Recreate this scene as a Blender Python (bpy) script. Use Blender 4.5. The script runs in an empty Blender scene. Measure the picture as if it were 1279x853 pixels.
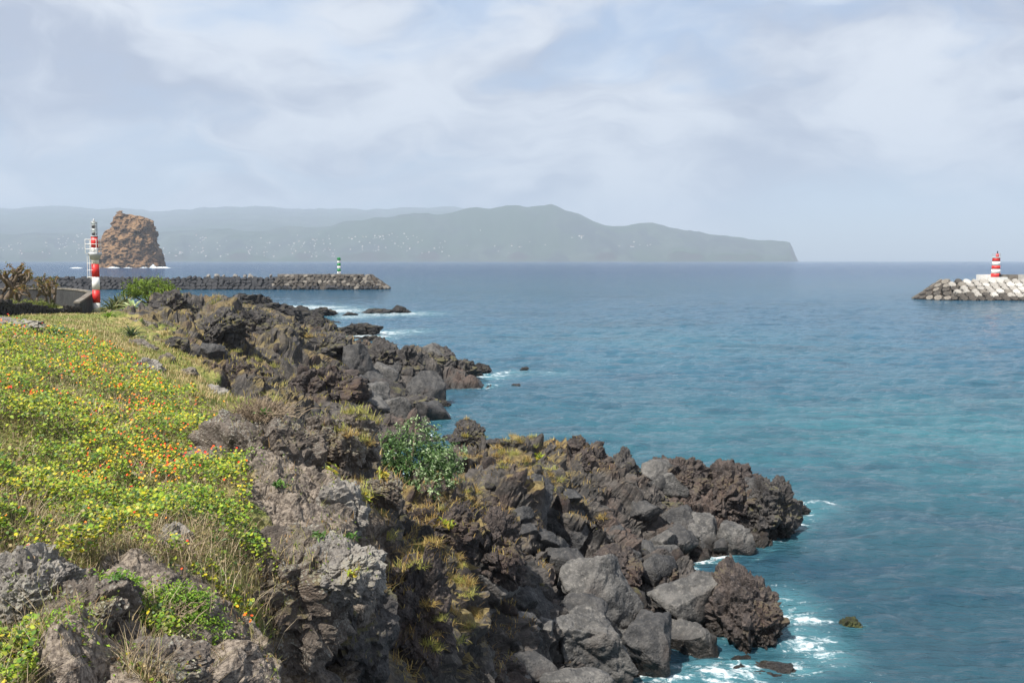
import bpy, bmesh, math, random
import numpy as np
from mathutils import Vector, Matrix
rnd = random.Random(7)
scene = bpy.context.scene
R = math.radians
# ------------------------------------------------------------------ camera
CAMH, F = 10.0, 1243.0                      # metres above the sea, focal length in photo pixels (1279 wide)
PITCH = math.atan((426.5 - 325.5) / F)
cam_d = bpy.data.cameras.new('camera')
cam_d.sensor_width = 36.0; cam_d.lens = 36.0 * F / 1279.0
cam_d.clip_start = 0.1; cam_d.clip_end = 60000
cam = bpy.data.objects.new('camera', cam_d); scene.collection.objects.link(cam)
cam.location = (0, 0, CAMH); cam.rotation_euler = (math.pi / 2 - PITCH, 0, 0)
scene.camera = cam
scene.view_settings.view_transform = 'Standard'; scene.view_settings.look = 'None'
scene.view_settings.exposure = 0.56; scene.view_settings.gamma = 1.0
scene.cycles.use_denoising = True
scene.cycles.max_bounces = 6; scene.cycles.volume_bounces = 0
scene.cycles.transparent_max_bounces = 8

# ------------------------------------------------------------------ sun and sky
TO_SUN = Vector((-0.46, -0.50, 1.0)).normalized()
SUN_EL = math.asin(TO_SUN.z); SUN_AZ = math.atan2(TO_SUN.x, TO_SUN.y)
sd = bpy.data.lights.new('sun', 'SUN'); sd.energy = 5.0; sd.angle = R(0.6); sd.color = (1.0, 0.955, 0.88)
sun = bpy.data.objects.new('sun', sd); scene.collection.objects.link(sun)
sun.rotation_euler = (-TO_SUN).to_track_quat('-Z', 'Y').to_euler(); sun.location = (-60, -30, 120)

def lin(r, g, b):
    f = lambda c: ((c / 255 + 0.055) / 1.055) ** 2.4 if c > 10 else c / 255 / 12.92
    return (f(r), f(g), f(b), 1.0)

class NT:                                   # small helper for node trees
    def __init__(s, tree): s.t = tree; s.n = tree.nodes; s.l = tree.links
    def node(s, typ, **kw):
        n = s.n.new(typ)
        for k, v in kw.items():
            if hasattr(n, k): setattr(n, k, v)
            else: n.inputs[k.replace('_', ' ')].default_value = v
        return n
    def link(s, a, b): s.l.new(a, b)
    def setin(s, sock, v):
        if hasattr(v, 'is_output'): s.l.new(v, sock)
        else: sock.default_value = v
    def noise(s, vec, scale, detail=4, rough=0.55, typ='FBM', dist=0.0):
        n = s.n.new('ShaderNodeTexNoise'); n.noise_type = typ
        if vec is not None: s.l.new(vec, n.inputs['Vector'])
        n.inputs['Scale'].default_value = scale; n.inputs['Detail'].default_value = detail
        n.inputs['Roughness'].default_value = rough; n.inputs['Distortion'].default_value = dist
        return n.outputs['Fac']
    def voro(s, vec, scale, feature='F1', out='Distance', rand=1.0):
        n = s.n.new('ShaderNodeTexVoronoi'); n.feature = feature
        if vec is not None: s.l.new(vec, n.inputs['Vector'])
        n.inputs['Scale'].default_value = scale; n.inputs['Randomness'].default_value = rand
        return n.outputs[out]
    def math(s, op, a, b=0.0, c=0.0, clamp=False):
        n = s.n.new('ShaderNodeMath'); n.operation = op; n.use_clamp = clamp
        s.setin(n.inputs[0], a); s.setin(n.inputs[1], b); s.setin(n.inputs[2], c)
        return n.outputs[0]
    def ramp(s, v, lo, hi, a=0.0, b=1.0):   # smooth range
        n = s.n.new('ShaderNodeMapRange'); n.interpolation_type = 'SMOOTHSTEP'
        s.setin(n.inputs[0], v); s.setin(n.inputs[1], lo); s.setin(n.inputs[2], hi); s.setin(n.inputs[3], a); s.setin(n.inputs[4], b)
        return n.outputs[0]
    def mix(s, f, a, b, mode='MIX'):
        n = s.n.new('ShaderNodeMix'); n.data_type = 'RGBA'; n.blend_type = mode
        s.setin(n.inputs[0], f); s.setin(n.inputs[6], a); s.setin(n.inputs[7], b)
        return n.outputs[2]
    def mapping(s, vec, scale=(1, 1, 1), loc=(0, 0, 0), rot=(0, 0, 0)):
        n = s.n.new('ShaderNodeMapping'); s.l.new(vec, n.inputs[0])
        n.inputs['Scale'].default_value = scale; n.inputs['Location'].default_value = loc; n.inputs['Rotation'].default_value = rot
        return n.outputs[0]

world = bpy.data.worlds.new('World'); scene.world = world; world.use_nodes = True
w = NT(world.node_tree); w.n.clear()
sky = w.n.new('ShaderNodeTexSky'); sky.sky_type = 'NISHITA'; sky.sun_disc = False
sky.sun_elevation = SUN_EL; sky.sun_rotation = SUN_AZ
sky.air_density = 1.0; sky.dust_density = 0.7; sky.ozone_density = 1.6
skyc = w.mix(1.0, sky.outputs[0], (0.105, 0.105, 0.105, 1), 'MULTIPLY')
gen = w.n.new('ShaderNodeTexCoord').outputs['Generated']
m1 = w.mapping(gen, (1.0, 1.0, 2.6), (3.1, 1.7, 0.3))
warp = w.noise(w.mapping(gen, (2.0, 2.0, 4.0)), 2.0, 3)
m1 = w.mapping(m1, (1, 1, 1))
vadd = w.n.new('ShaderNodeVectorMath'); vadd.operation = 'MULTIPLY_ADD'
wc = w.n.new('ShaderNodeCombineXYZ')
for i in range(3): w.link(warp, wc.inputs[i])
w.link(wc.outputs[0], vadd.inputs[0]); vadd.inputs[1].default_value = (0.35, 0.35, 0.5); w.link(m1, vadd.inputs[2])
cl_big = w.noise(vadd.outputs[0], 2.3, 6, 0.52)
cl_mid = w.noise(vadd.outputs[0], 6.5, 7, 0.55)
sep = w.n.new('ShaderNodeSeparateXYZ'); w.link(gen, sep.inputs[0])
el = sep.outputs[2]
dens = w.math('ADD', w.math('MULTIPLY', cl_big, 0.75), w.math('MULTIPLY', cl_mid, 0.25))
# the stratus deck thins out low above the open horizon
cover = w.ramp(dens, 0.38, 0.52, 0.45, 1.0)
cover = w.math('MULTIPLY', cover, w.ramp(w.math('ADD', el, w.math('MULTIPLY', w.math('SUBTRACT', cl_mid, 0.5), 0.09)), w.ramp(sep.outputs[0], 0.08, 0.34, -0.03, 0.02), w.ramp(sep.outputs[0], 0.08, 0.34, 0.03, 0.10), 0.12, 1.0))
shade = w.ramp(w.math('ADD', w.math('MULTIPLY', cl_mid, 0.55), w.math('MULTIPLY', w.noise(vadd.outputs[0], 3.1, 5, 0.5), 0.45)), 0.40, 0.60)
cloudc = w.mix(shade, lin(152, 160, 177), lin(194, 199, 207))
skyblue = w.mix(0.4, skyc, lin(144, 174, 212))
full = w.mix(cover, skyblue, cloudc)
bg = w.n.new('ShaderNodeBackground'); w.link(full, bg.inputs[0]); bg.inputs[1].default_value = 1.0
wo = w.n.new('ShaderNodeOutputWorld'); w.link(bg.outputs[0], wo.inputs[0])

# ------------------------------------------------------------------ numpy noise
def _hash(ix, iy, iz, seed):
    h = (ix.astype(np.uint32) * np.uint32(374761393) + iy.astype(np.uint32) * np.uint32(668265263)
         + iz.astype(np.uint32) * np.uint32(2147483647) + np.uint32((seed * 1274126177) & 0xffffffff))
    h = (h ^ (h >> np.uint32(13))) * np.uint32(1274126177)
    h = (h ^ (h >> np.uint32(15))) * np.uint32(2246822519)
    return h ^ (h >> np.uint32(16))
_G = np.array([(x, y, z) for x in (-1, 0, 1) for y in (-1, 0, 1) for z in (-1, 0, 1) if abs(x) + abs(y) + abs(z) == 2], np.float32)
_G = np.vstack([_G, _G[:4]])
def perlin(P, seed=0):
    P = np.asarray(P, np.float32); I = np.floor(P).astype(np.int64); f = P - I
    u = f * f * f * (f * (f * 6 - 15) + 10)
    out = np.zeros(len(P), np.float32)
    for dx in (0, 1):
        wx = u[:, 0] if dx else 1 - u[:, 0]
        for dy in (0, 1):
            wy = u[:, 1] if dy else 1 - u[:, 1]
            for dz in (0, 1):
                wz = u[:, 2] if dz else 1 - u[:, 2]
                g = _G[_hash(I[:, 0] + dx, I[:, 1] + dy, I[:, 2] + dz, seed) & np.uint32(15)]
                out += wx * wy * wz * (g[:, 0] * (f[:, 0] - dx) + g[:, 1] * (f[:, 1] - dy) + g[:, 2] * (f[:, 2] - dz))
    return out
def fbm(P, octv=4, gain=0.5, seed=0, lac=2.03):
    o = np.zeros(len(P), np.float32); a = 1.0; Q = np.array(P, np.float32)
    for i in range(octv):
        o += a * perlin(Q, seed + i); a *= gain; Q = Q * lac + 3.7
    return o
def billow(P, octv=4, gain=0.5, seed=0):     # rounded lumps parted by sharp creases
    o = np.zeros(len(P), np.float32); a = 1.0; Q = np.array(P, np.float32)
    for i in range(octv):
        o += a * np.abs(perlin(Q, seed + i)) * 2; a *= gain; Q = Q * 2.07 + 5.1
    return o
def worley(P, seed=0, full=False):
    P = np.asarray(P, np.float32); n = len(P)
    F1 = np.full(n, 9.0, np.float32); F2 = np.full(n, 9.0, np.float32); ID = np.zeros(n, np.uint32); D = np.zeros((n, 3), np.float32)
    I = np.floor(P - 0.5).astype(np.int64)
    for dx in (0, 1):
        for dy in (0, 1):
            for dz in (0, 1):
                C = I + np.array((dx, dy, dz)); h = _hash(C[:, 0], C[:, 1], C[:, 2], seed + 77)
                j = 0.12 + 0.76 * np.stack([(h & np.uint32(1023)), (h >> np.uint32(10)) & np.uint32(1023), (h >> np.uint32(20)) & np.uint32(1023)], 1).astype(np.float32) / np.float32(1023)
                dv = P - (C + j).astype(np.float32); d = np.sqrt((dv ** 2).sum(1))
                m = d < F1
                F2 = np.where(m, F1, np.minimum(F2, d)); ID = np.where(m, h, ID); F1 = np.where(m, d, F1)
                if full: D = np.where(m[:, None], dv, D)
    return (F1, F2, ID, D) if full else (F1, F2, ID)
def crag(P, s, levels, seed, crev=0.45):
    """broken, faceted rock: cells of several sizes, each with its own offset and tilted face, parted by cracks"""
    out = np.zeros(len(P), np.float32)
    for i, (sc, amp, tilt) in enumerate(levels):
        W = np.stack([fbm(P / (0.9 * sc * s), 2, 0.5, seed + 60 + 7 * i + k) for k in range(3)], 1)
        F1, F2, ID, D = worley(P / (sc * s) + 0.30 * W, seed + 5 * i, True)
        r = ((ID >> np.uint32(5)) & np.uint32(255)).astype(np.float32) / 255 - 0.5
        g = np.stack([((ID >> np.uint32(q)) & np.uint32(63)).astype(np.float32) / 63 - 0.5 for q in (3, 11, 19)], 1)
        e = sstep(F2 - F1, 0.0, 0.16)
        out += amp * s * ((r * 0.9 + tilt * 2.2 * (g * D).sum(1)) * (0.35 + 0.65 * e) - crev * (1 - e))
    return out
def sstep(x, a, b):
    t = np.clip((x - a) / (b - a), 0, 1); return t * t * (3 - 2 * t)

# ------------------------------------------------------------------ photo pixel -> place
def ray(px, py):
    a = (px - 639.5) / F; b = (426.5 - py) / F
    c, s = math.cos(PITCH), math.sin(PITCH)
    return a, c + b * s, -s + b * c
def at(px, py, d):                           # point on a pixel's ray at forward distance d
    x, y, z = ray(px, py); return Vector((x / y * d, d, CAMH + z / y * d))
def sea(px, py, z=0.0):                      # point of a pixel on a level surface
    x, y, zz = ray(px, py); t = (z - CAMH) / zz; return Vector((x * t, y * t, z))
def ux(px): return (px - 639.5) / F / math.cos(PITCH)   # sideways slope of a column (near the horizon)

# ------------------------------------------------------------------ object helpers
COL = scene.collection
def mesh_np(name, V, Q=None, T=None, smooth=True):
    me = bpy.data.meshes.new(name)
    V = np.asarray(V, np.float32); me.vertices.add(len(V)); me.vertices.foreach_set('co', V.ravel())
    faces = [f for f in (Q, T) if f is not None and len(f)]
    nl = sum(f.size for f in faces); npol = sum(len(f) for f in faces)
    me.loops.add(nl); me.loops.foreach_set('vertex_index', np.concatenate([np.asarray(f).ravel() for f in faces]).astype(np.int32))
    starts = []; tot = 0
    for f in faces:
        starts.append(tot + np.arange(len(f)) * f.shape[1]); tot += f.size
    me.polygons.add(npol); me.polygons.foreach_set('loop_start', np.concatenate(starts).astype(np.int32))
    me.polygons.foreach_set('use_smooth', np.full(npol, smooth, bool))
    me.update(calc_edges=True); return me
def attr(me, name, vals):
    a = me.attributes.new(name, 'FLOAT', 'POINT'); a.data.foreach_set('value', np.asarray(vals, np.float32))
def cattr(me, name, cols):
    a = me.attributes.new(name, 'FLOAT_COLOR', 'POINT'); a.data.foreach_set('color', np.asarray(cols, np.float32).ravel())
def link(name, me, mat=None, parent=None, loc=None):
    o = bpy.data.objects.new(name, me); COL.objects.link(o)
    if mat is not None and len(me.materials) == 0: me.materials.append(mat)
    if parent is not None: o.parent = parent
    if loc is not None: o.location = loc
    return o
def tag(o, label, cat, group=None):
    o['label'] = label; o['category'] = cat
    if group: o['group'] = group
    return o
def thing(name, label, cat, loc, rz=0, group=None):
    o = bpy.data.objects.new(name, None); COL.objects.link(o); o.empty_display_size = 0.3
    o.location = loc; o.rotation_euler = (0, 0, rz); return tag(o, label, cat, group)
def setting(o, kind='structure'):
    o['kind'] = kind; return o
class MB:                                    # mesh collector
    def __init__(s): s.v = []; s.f = []
    def add(s, v, f):
        k = len(s.v); s.v += [tuple(p) for p in v]; s.f += [tuple(i + k for i in q) for q in f]
    def box(s, c, size, M=None, jit=0.0):
        x, y, z = (a / 2 for a in size); v = []
        for i in (-x, x):
            for j in (-y, y):
                for k in (-z, z):
                    p = Vector((i + rnd.uniform(-jit, jit), j + rnd.uniform(-jit, jit), k + rnd.uniform(-jit, jit)))
                    if M: p = M @ p
                    v.append(p + Vector(c))
        s.add(v, [(0, 1, 3, 2), (4, 6, 7, 5), (0, 4, 5, 1), (2, 3, 7, 6), (0, 2, 6, 4), (1, 5, 7, 3)])
    def lathe(s, prof, n=20, c=(0, 0, 0), cap=True):
        v = []; f = []
        for r, z in prof:
            for i in range(n):
                a = 2 * math.pi * i / n; v.append((c[0] + r * math.cos(a), c[1] + r * math.sin(a), c[2] + z))
        for k in range(len(prof) - 1):
            for i in range(n): f.append((k * n + i, k * n + (i + 1) % n, (k + 1) * n + (i + 1) % n, (k + 1) * n + i))
        if cap: f.append(tuple(range(n))[::-1]); f.append(tuple((len(prof) - 1) * n + i for i in range(n)))
        s.add(v, f)
    def tube(s, pts, rad, n=6):
        pts = [Vector(p) for p in pts]; v = []; f = []
        rad = rad if hasattr(rad, '__len__') else [rad] * len(pts)
        for k, p in enumerate(pts):
            t = (pts[min(k + 1, len(pts) - 1)] - pts[max(k - 1, 0)]).normalized()
            a = t.orthogonal().normalized() if abs(t.z) > 0.95 else t.cross(Vector((0, 0, 1))).normalized()
            b = t.cross(a)
            for i in range(n):
                th = 2 * math.pi * i / n; v.append(p + (a * math.cos(th) + b * math.sin(th)) * rad[k])
        for k in range(len(pts) - 1):
            for i in range(n): f.append((k * n + i, k * n + (i + 1) % n, (k + 1) * n + (i + 1) % n, (k + 1) * n + i))
        f.append(tuple(range(n))[::-1]); f.append(tuple((len(pts) - 1) * n + i for i in range(n)))
        s.add(v, f)
    def ring(s, r, z, t, n=20, c=(0, 0), a0=0, a1=2 * math.pi):
        s.tube([(c[0] + r * math.cos(a0 + (a1 - a0) * i / n), c[1] + r * math.sin(a0 + (a1 - a0) * i / n), z) for i in range(n + 1)], t, 5)
    def mesh(s, name, smooth=False):
        me = bpy.data.meshes.new(name); me.from_pydata(s.v, [], s.f); me.update()
        if smooth: me.polygons.foreach_set('use_smooth', [True] * len(me.polygons))
        return me
    def build(s, name, mat, parent=None, smooth=False, loc=None): return link(name, s.mesh(name, smooth), mat, parent, loc)

# ------------------------------------------------------------------ materials
def mat_new(name):
    m = bpy.data.materials.new(name); m.use_nodes = True; t = NT(m.node_tree)
    return m, t, t.n['Principled BSDF']
def rock_mat(name, dark, mid, light, brown, brown_amt=0.5, lichen=0.0, moss=0.0, bump=0.6, fine=14.0, rough=0.9, scale=1.0, wet=False):
    m, t, b = mat_new(name)
    co = t.n.new('ShaderNodeTexCoord').outputs['Object']
    geo = t.n.new('ShaderNodeNewGeometry')
    n1 = t.noise(co, 0.55 * scale, 5, 0.6); n2 = t.noise(co, 2.3 * scale, 6, 0.65); n3 = t.noise(co, fine, 5, 0.7)
    n4 = t.noise(co, fine * 4.2, 3, 0.7)
    c = t.mix(t.ramp(n2, 0.34, 0.66), dark, mid)
    c = t.mix(t.math('MULTIPLY', t.ramp(n3, 0.5, 0.72), 0.6), c, light)
    c = t.mix(t.math('MULTIPLY', t.ramp(n1, 0.52 - 0.3 * (brown_amt - 0.5), 0.66 - 0.3 * (brown_amt - 0.5)), 0.9), c, t.mix(n3, brown, dark))
    nz = t.n.new('ShaderNodeSeparateXYZ'); t.link(geo.outputs['Normal'], nz.inputs[0]); up = nz.outputs[2]
    if lichen > 0:
        sp = t.voro(co, fine * 1.5, 'F1', 'Distance'); sp = t.math('SUBTRACT', sp, t.math('MULTIPLY', t.noise(co, fine * 2.0, 3), 0.55))
        patch = t.math('MULTIPLY', t.ramp(t.noise(co, 2.6, 4, 0.6), 0.44, 0.60), t.ramp(up, -0.1, 0.5))
        lf = t.math('MULTIPLY', t.math('MULTIPLY', t.ramp(sp, 0.26, 0.02), patch), lichen)
        c = t.mix(lf, c, t.mix(n4, lin(176, 176, 166), lin(128, 126, 116)))
        c = t.mix(t.math('MULTIPLY', t.math('MULTIPLY', t.ramp(t.noise(co, 9.0, 4, 0.7), 0.60, 0.68), t.ramp(up, 0.0, 0.6)), 0.45 * lichen), c, lin(128, 108, 52))
    if moss > 0:
        mk = t.math('MULTIPLY', t.ramp(t.noise(co, 1.1 * scale, 6, 0.65), 0.50, 0.60), t.ramp(up, 0.42, 0.8))
        c = t.mix(t.math('MULTIPLY', mk, moss), c, t.mix(t.ramp(n3, 0.35, 0.65), lin(128, 118, 58), lin(96, 100, 46)))
    c = t.mix(t.ramp(n4, 0.42, 0.62, 0.0, 0.5), c, dark)
    if wet:                                   # soaked and weed-dark rock just above the sea
        pos = t.n.new('ShaderNodeSeparateXYZ'); t.link(geo.outputs['Position'], pos.inputs[0])
        wf = t.ramp(t.math('ADD', pos.outputs[2], t.math('MULTIPLY', n2, -0.8)), 0.25, -0.15)
        c = t.mix(t.math('MULTIPLY', wf, 0.75), c, lin(34, 30, 26))
        t.link(t.ramp(wf, 0.0, 1.0, rough, 0.32), b.inputs['Roughness'])
    else: b.inputs['Roughness'].default_value = rough
    t.link(c, b.inputs['Base Color']); b.inputs['Specular IOR Level'].default_value = 0.3
    pit = t.math('MULTIPLY', t.ramp(t.voro(co, fine * 1.3), 0.0, 0.5), 0.30 * bump)
    h = t.math('ADD', t.math('MULTIPLY', n3, 0.6), t.math('ADD', t.math('MULTIPLY', n4, 0.25), t.math('ADD', pit, t.math('MULTIPLY', n2, 1.4))))
    bp = t.n.new('ShaderNodeBump'); bp.inputs['Strength'].default_value = bump; bp.inputs['Distance'].default_value = min(0.11, 0.8 / fine)
    t.link(h, bp.inputs['Height']); t.link(bp.outputs[0], b.inputs['Normal'])
    return m
M = {}
M['lava'] = rock_mat('rough_lava', lin(50, 48, 48), lin(86, 82, 79), lin(134, 126, 118), lin(100, 86, 78), 0.34, 0.0, 0.45, 1.0, 11, wet=True)
M['lava_far'] = rock_mat('black_lava', lin(40, 38, 38), lin(62, 59, 57), lin(98, 90, 84), lin(80, 69, 62), 0.35, 0.0, 0.2, 0.9, 5, wet=True)
M['scoria'] = rock_mat('red_scoria', lin(53, 49, 48), lin(90, 80, 75), lin(134, 121, 112), lin(108, 85, 75), 0.42, 0.0, 0.2, 1.0, 12, wet=True)
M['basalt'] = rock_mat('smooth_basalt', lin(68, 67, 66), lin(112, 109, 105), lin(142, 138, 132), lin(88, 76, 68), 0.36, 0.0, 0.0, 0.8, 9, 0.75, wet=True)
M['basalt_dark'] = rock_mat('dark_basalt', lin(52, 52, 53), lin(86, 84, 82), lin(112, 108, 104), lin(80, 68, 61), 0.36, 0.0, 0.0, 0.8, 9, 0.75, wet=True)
M['lichen'] = rock_mat('lichen_lava', lin(74, 67, 61), lin(126, 115, 105), lin(172, 161, 147), lin(108, 90, 76), 0.45, 0.95, 0.35, 1.0, 22)
M['lichen_pale'] = rock_mat('pale_lichen_lava', lin(104, 99, 94), lin(148, 142, 134), lin(186, 180, 171), lin(110, 98, 88), 0.3, 0.95, 0.2, 0.9, 24)
M['stack'] = rock_mat('sea_stack_rock', lin(90, 69, 50), lin(150, 118, 84), lin(184, 150, 110), lin(114, 84, 61), 0.5, 0, 0, 0.0, 0.22, scale=0.05)
M['armour'] = rock_mat('black_armour_stone', lin(46, 46, 48), lin(66, 65, 66), lin(92, 90, 88), lin(60, 54, 50), 0.4, 0, 0, 0.3, 2.5, scale=0.5)
M['concrete'] = rock_mat('weathered_concrete', lin(104, 98, 90), lin(136, 129, 118), lin(164, 156, 144), lin(96, 82, 68), 0.5, 0, 0, 0.3, 2.5, scale=0.6)
M['concrete_white'] = rock_mat('bleached_concrete', lin(170, 166, 158), lin(200, 196, 188), lin(220, 216, 208), lin(168, 156, 140), 0.35, 0, 0, 0.2, 2.5, scale=0.6)
M['concrete_dark'] = rock_mat('wet_concrete', lin(62, 58, 54), lin(90, 84, 76), lin(112, 104, 92), lin(112, 86, 58), 0.45, 0, 0, 0.3, 2.5, scale=0.6)
M['concrete_pale0'] = rock_mat('pale_stone', lin(120, 116, 110), lin(158, 153, 146), lin(184, 180, 172), lin(116, 106, 94), 0.4, 0, 0, 0.3, 2.5, scale=0.6)
M['plinth_white'] = rock_mat('white_concrete', lin(208, 206, 200), lin(226, 224, 218), lin(236, 234, 230), lin(196, 190, 180), 0.2, 0, 0, 0.1, 2.5)
def paint(name, col, rough=0.5, dirt=0.25, metal=0.0):
    m, t, b = mat_new(name); co = t.n.new('ShaderNodeTexCoord').outputs['Object']
    st = t.noise(t.mapping(co, (3, 3, 0.5)), 2.0, 5, 0.65)
    t.link(t.mix(t.math('MULTIPLY', t.ramp(st, 0.48, 0.75), dirt), col, lin(120, 104, 88)), b.inputs['Base Color'])
    b.inputs['Roughness'].default_value = rough; b.inputs['Metallic'].default_value = metal; return m
M['red'] = paint('red_paint', lin(206, 40, 36)); M['white'] = paint('white_paint', lin(228, 226, 220))
M['green'] = paint('green_paint', lin(0, 132, 62)); M['steel'] = paint('galvanised_steel', lin(176, 178, 180), 0.45, 0.2)
M['black'] = paint('black_paint', lin(26, 26, 28)); M['glass_lamp'] = paint('lamp_glass', lin(196, 204, 204), 0.12, 0.0)
def leaf_mat(name, rough=0.55, trans=0.25):
    m, t, b = mat_new(name); a = t.n.new('ShaderNodeAttribute'); a.attribute_name = 'col'
    t.link(a.outputs['Color'], b.inputs['Base Color']); b.inputs['Roughness'].default_value = rough
    tr = t.n.new('ShaderNodeBsdfTranslucent'); t.link(a.outputs['Color'], tr.inputs[0])
    mx = t.n.new('ShaderNodeMixShader'); mx.inputs[0].default_value = trans
    t.link(b.outputs[0], mx.inputs[1]); t.link(tr.outputs[0], mx.inputs[2]); t.link(mx.outputs[0], t.n['Material Output'].inputs[0])
    return m
M['leaf'] = leaf_mat('leaf'); M['petal'] = leaf_mat('petal', 0.6, 0.3); M['blade'] = leaf_mat('grass_blade', 0.7, 0.2)
M['bark'] = rock_mat('grey_bark', lin(86, 74, 62), lin(122, 108, 92), lin(150, 138, 122), lin(78, 62, 50), 0.4, 0, 0, 0.4, 8)
M['twig'] = rock_mat('dry_twig', lin(120, 104, 86), lin(150, 134, 112), lin(182, 166, 142), lin(104, 86, 68), 0.4, 0, 0, 0.1, 8)

# ------------------------------------------------------------------ the shore: a height field through measured points
CP = []                                      # u, ln Y, z, rock
def S(px, py, d, rock):
    p = at(px, py, d); CP.append((p.x / d, math.log(d), p.z, rock))
def Z(px, d, z, rock=1.0): CP.append(((px - 639.5) / F, math.log(d), z, rock))
# flower slope
for a in [(-160, 853, 6.6, 0), (-160, 700, 7.2, 0), (-160, 560, 10.6, 0), (-160, 450, 18.5, 0), (-160, 410, 27, 0), (0, 700, 8.2, 0), (0, 600, 10.8, 0),
          (0, 500, 15.8, 0), (0, 440, 22.5, 0), (0, 417, 29.5, 0), (100, 428, 30, 0), (100, 500, 18.6, 0), (100, 600, 12.5, 0), (90, 690, 9.6, 0.1),
          (170, 457, 25.5, 0), (180, 560, 14.6, 0), (190, 650, 11.0, 0.1), (250, 525, 18, 0), (262, 590, 14.5, 0.1), (245, 640, 12.0, 0.2),
          (60, 760, 7.9, 1), (80, 853, 6.5, 1), (0, 853, 6.4, 0.4), (0, 790, 7.6, 0.1), (150, 800, 7.4, 0.8), (210, 700, 9.6, 0.15), (200, 790, 7.8, 0.05), (220, 853, 6.9, 0.25), (150, 853, 6.6, 0.8),
          # near outcrops
          (300, 640, 12.2, 0.5), (320, 690, 10.4, 0.4), (290, 740, 9.2, 0.35), (300, 800, 8.6, 1), (290, 853, 8.2, 1), (400, 690, 10.5, 1),
          (300, 560, 15.5, 0.9), (350, 545, 16.5, 1), (330, 600, 14.3, 1), (400, 600, 14.6, 1), (440, 560, 16.8, 1), (400, 650, 12.8, 1), (445, 620, 14.2, 1)]: S(*a)
for a in [(400, 11.3, 5.4), (440, 11.8, 5.6), (360, 10.6, 5.6), (380, 8.5, 4.6), (330, 8.0, 5.4), (330, 6.5, 5.0), (200, 5.5, 6.6), (450, 9, 3.9), (0, 5, 7.0)]: Z(*a)
# gully and brown scree between the outcrops and the boulders
for a in [(480, 700, 14.2, 0.9), (480, 790, 12.4, 0.9), (500, 853, 12.6, 1), (540, 650, 20, 0.9), (560, 700, 18.2, 0.9), (565, 760, 17.0, 1), (530, 800, 14.6, 0.9),
          (600, 655, 21.5, 1), (628, 650, 22.5, 1), (510, 620, 23, 0.7), (470, 640, 17.5, 0.9)]: S(*a)
for a in [(575, 16.2, 2.2), (545, 13.3, 2.6), (610, 19.0, 1.9), (650, 21.5, 1.6), (645, 24.5, 1.8), (700, 23, 0.9), (700, 19, 0.3), (740, 26.5, 1.3), (600, 15, 0.8), (660, 16, -0.8), (560, 11, 1.0), (500, 8, 2.5),
          (780, 24.0, 0.4), (820, 25.5, 0.4), (880, 26.5, 0.2), (930, 26.3, 0.2), (790, 28.5, 1.2), (860, 29.5, 0.4), (800, 22.0, -0.7), (900, 24.2, -0.8), (985, 25.5, -0.9), (985, 29, -0.9), (880, 31.6, -0.4), (930, 30.5, -0.9), (800, 30.4, 0.8), (740, 21, -0.2), (740, 15, -1.5), (900, 18, -1.5)]: Z(*a)
# promontory with golden grass
for a in [(560, 600, 26, 0.7), (600, 590, 27.5, 0.6), (650, 600, 27.2, 0.8), (640, 560, 33, 0.7), (590, 548, 34.5, 0.8), (560, 555, 32, 0.7), (700, 590, 30, 0.7), (700, 570, 34.5, 1), (735, 566, 36, 1),
          (700, 620, 28.6, 1), (760, 640, 30.6, 1), (780, 590, 36, 1), (850, 588, 36.5, 1), (830, 640, 34, 1), (900, 600, 37, 1), (900, 640, 35, 1), (950, 605, 37, 1), (970, 620, 36.5, 1)]: S(*a)
for a in [(665, 27.6, 1.6), (720, 28.2, 1.5), (770, 31.2, 0.9), (850, 33.2, 0.5), (920, 33.4, 0.3), (985, 35.6, 0.1), (1003, 37, -0.6), (1000, 40, -0.4), (960, 41, -0.8), (850, 41.5, -0.9), (750, 41.5, -0.8), (650, 41, -0.4), (580, 40.5, -0.4), (1020, 34, -1.2)]: Z(*a)
# mid shore: grass fall, gully, cave cliff, brown lumps
for a in [(-160, 405, 52, 0), (0, 404, 50, 0), (120, 405, 58, 0.05), (200, 432, 45, 0.1), (240, 470, 33, 0.25), (200, 450, 38, 0.1), (160, 430, 40, 0), (210, 480, 27, 0.1), (290, 500, 26, 0.5),
          (121, 391, 81, 0), (60, 391, 78, 0), (0, 391, 74, 0), (-160, 391, 72, 0), (165, 393, 76, 0.1), (200, 386, 74, 0.8), (215, 378, 78, 1), (185, 410, 62, 0.3), (235, 400, 68, 0.9),
          (250, 398, 70, 1), (300, 402, 70, 1), (225, 420, 56, 0.6), (262, 460, 48, 0.8), (270, 490, 36, 0.8), (300, 470, 45, 0.9), (330, 505, 33, 0.9),
          (420, 520, 36, 0.9), (345, 395, 84, 1), (330, 384, 96, 0.9), (280, 388, 92, 0.8), (245, 378, 95, 1), (390, 432, 72, 0.8), (420, 425, 80, 0.9), (375, 462, 58, 0.9), (410, 490, 53, 1), (440, 505, 55, 1), (360, 420, 68, 0.9)]: S(*a)
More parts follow.
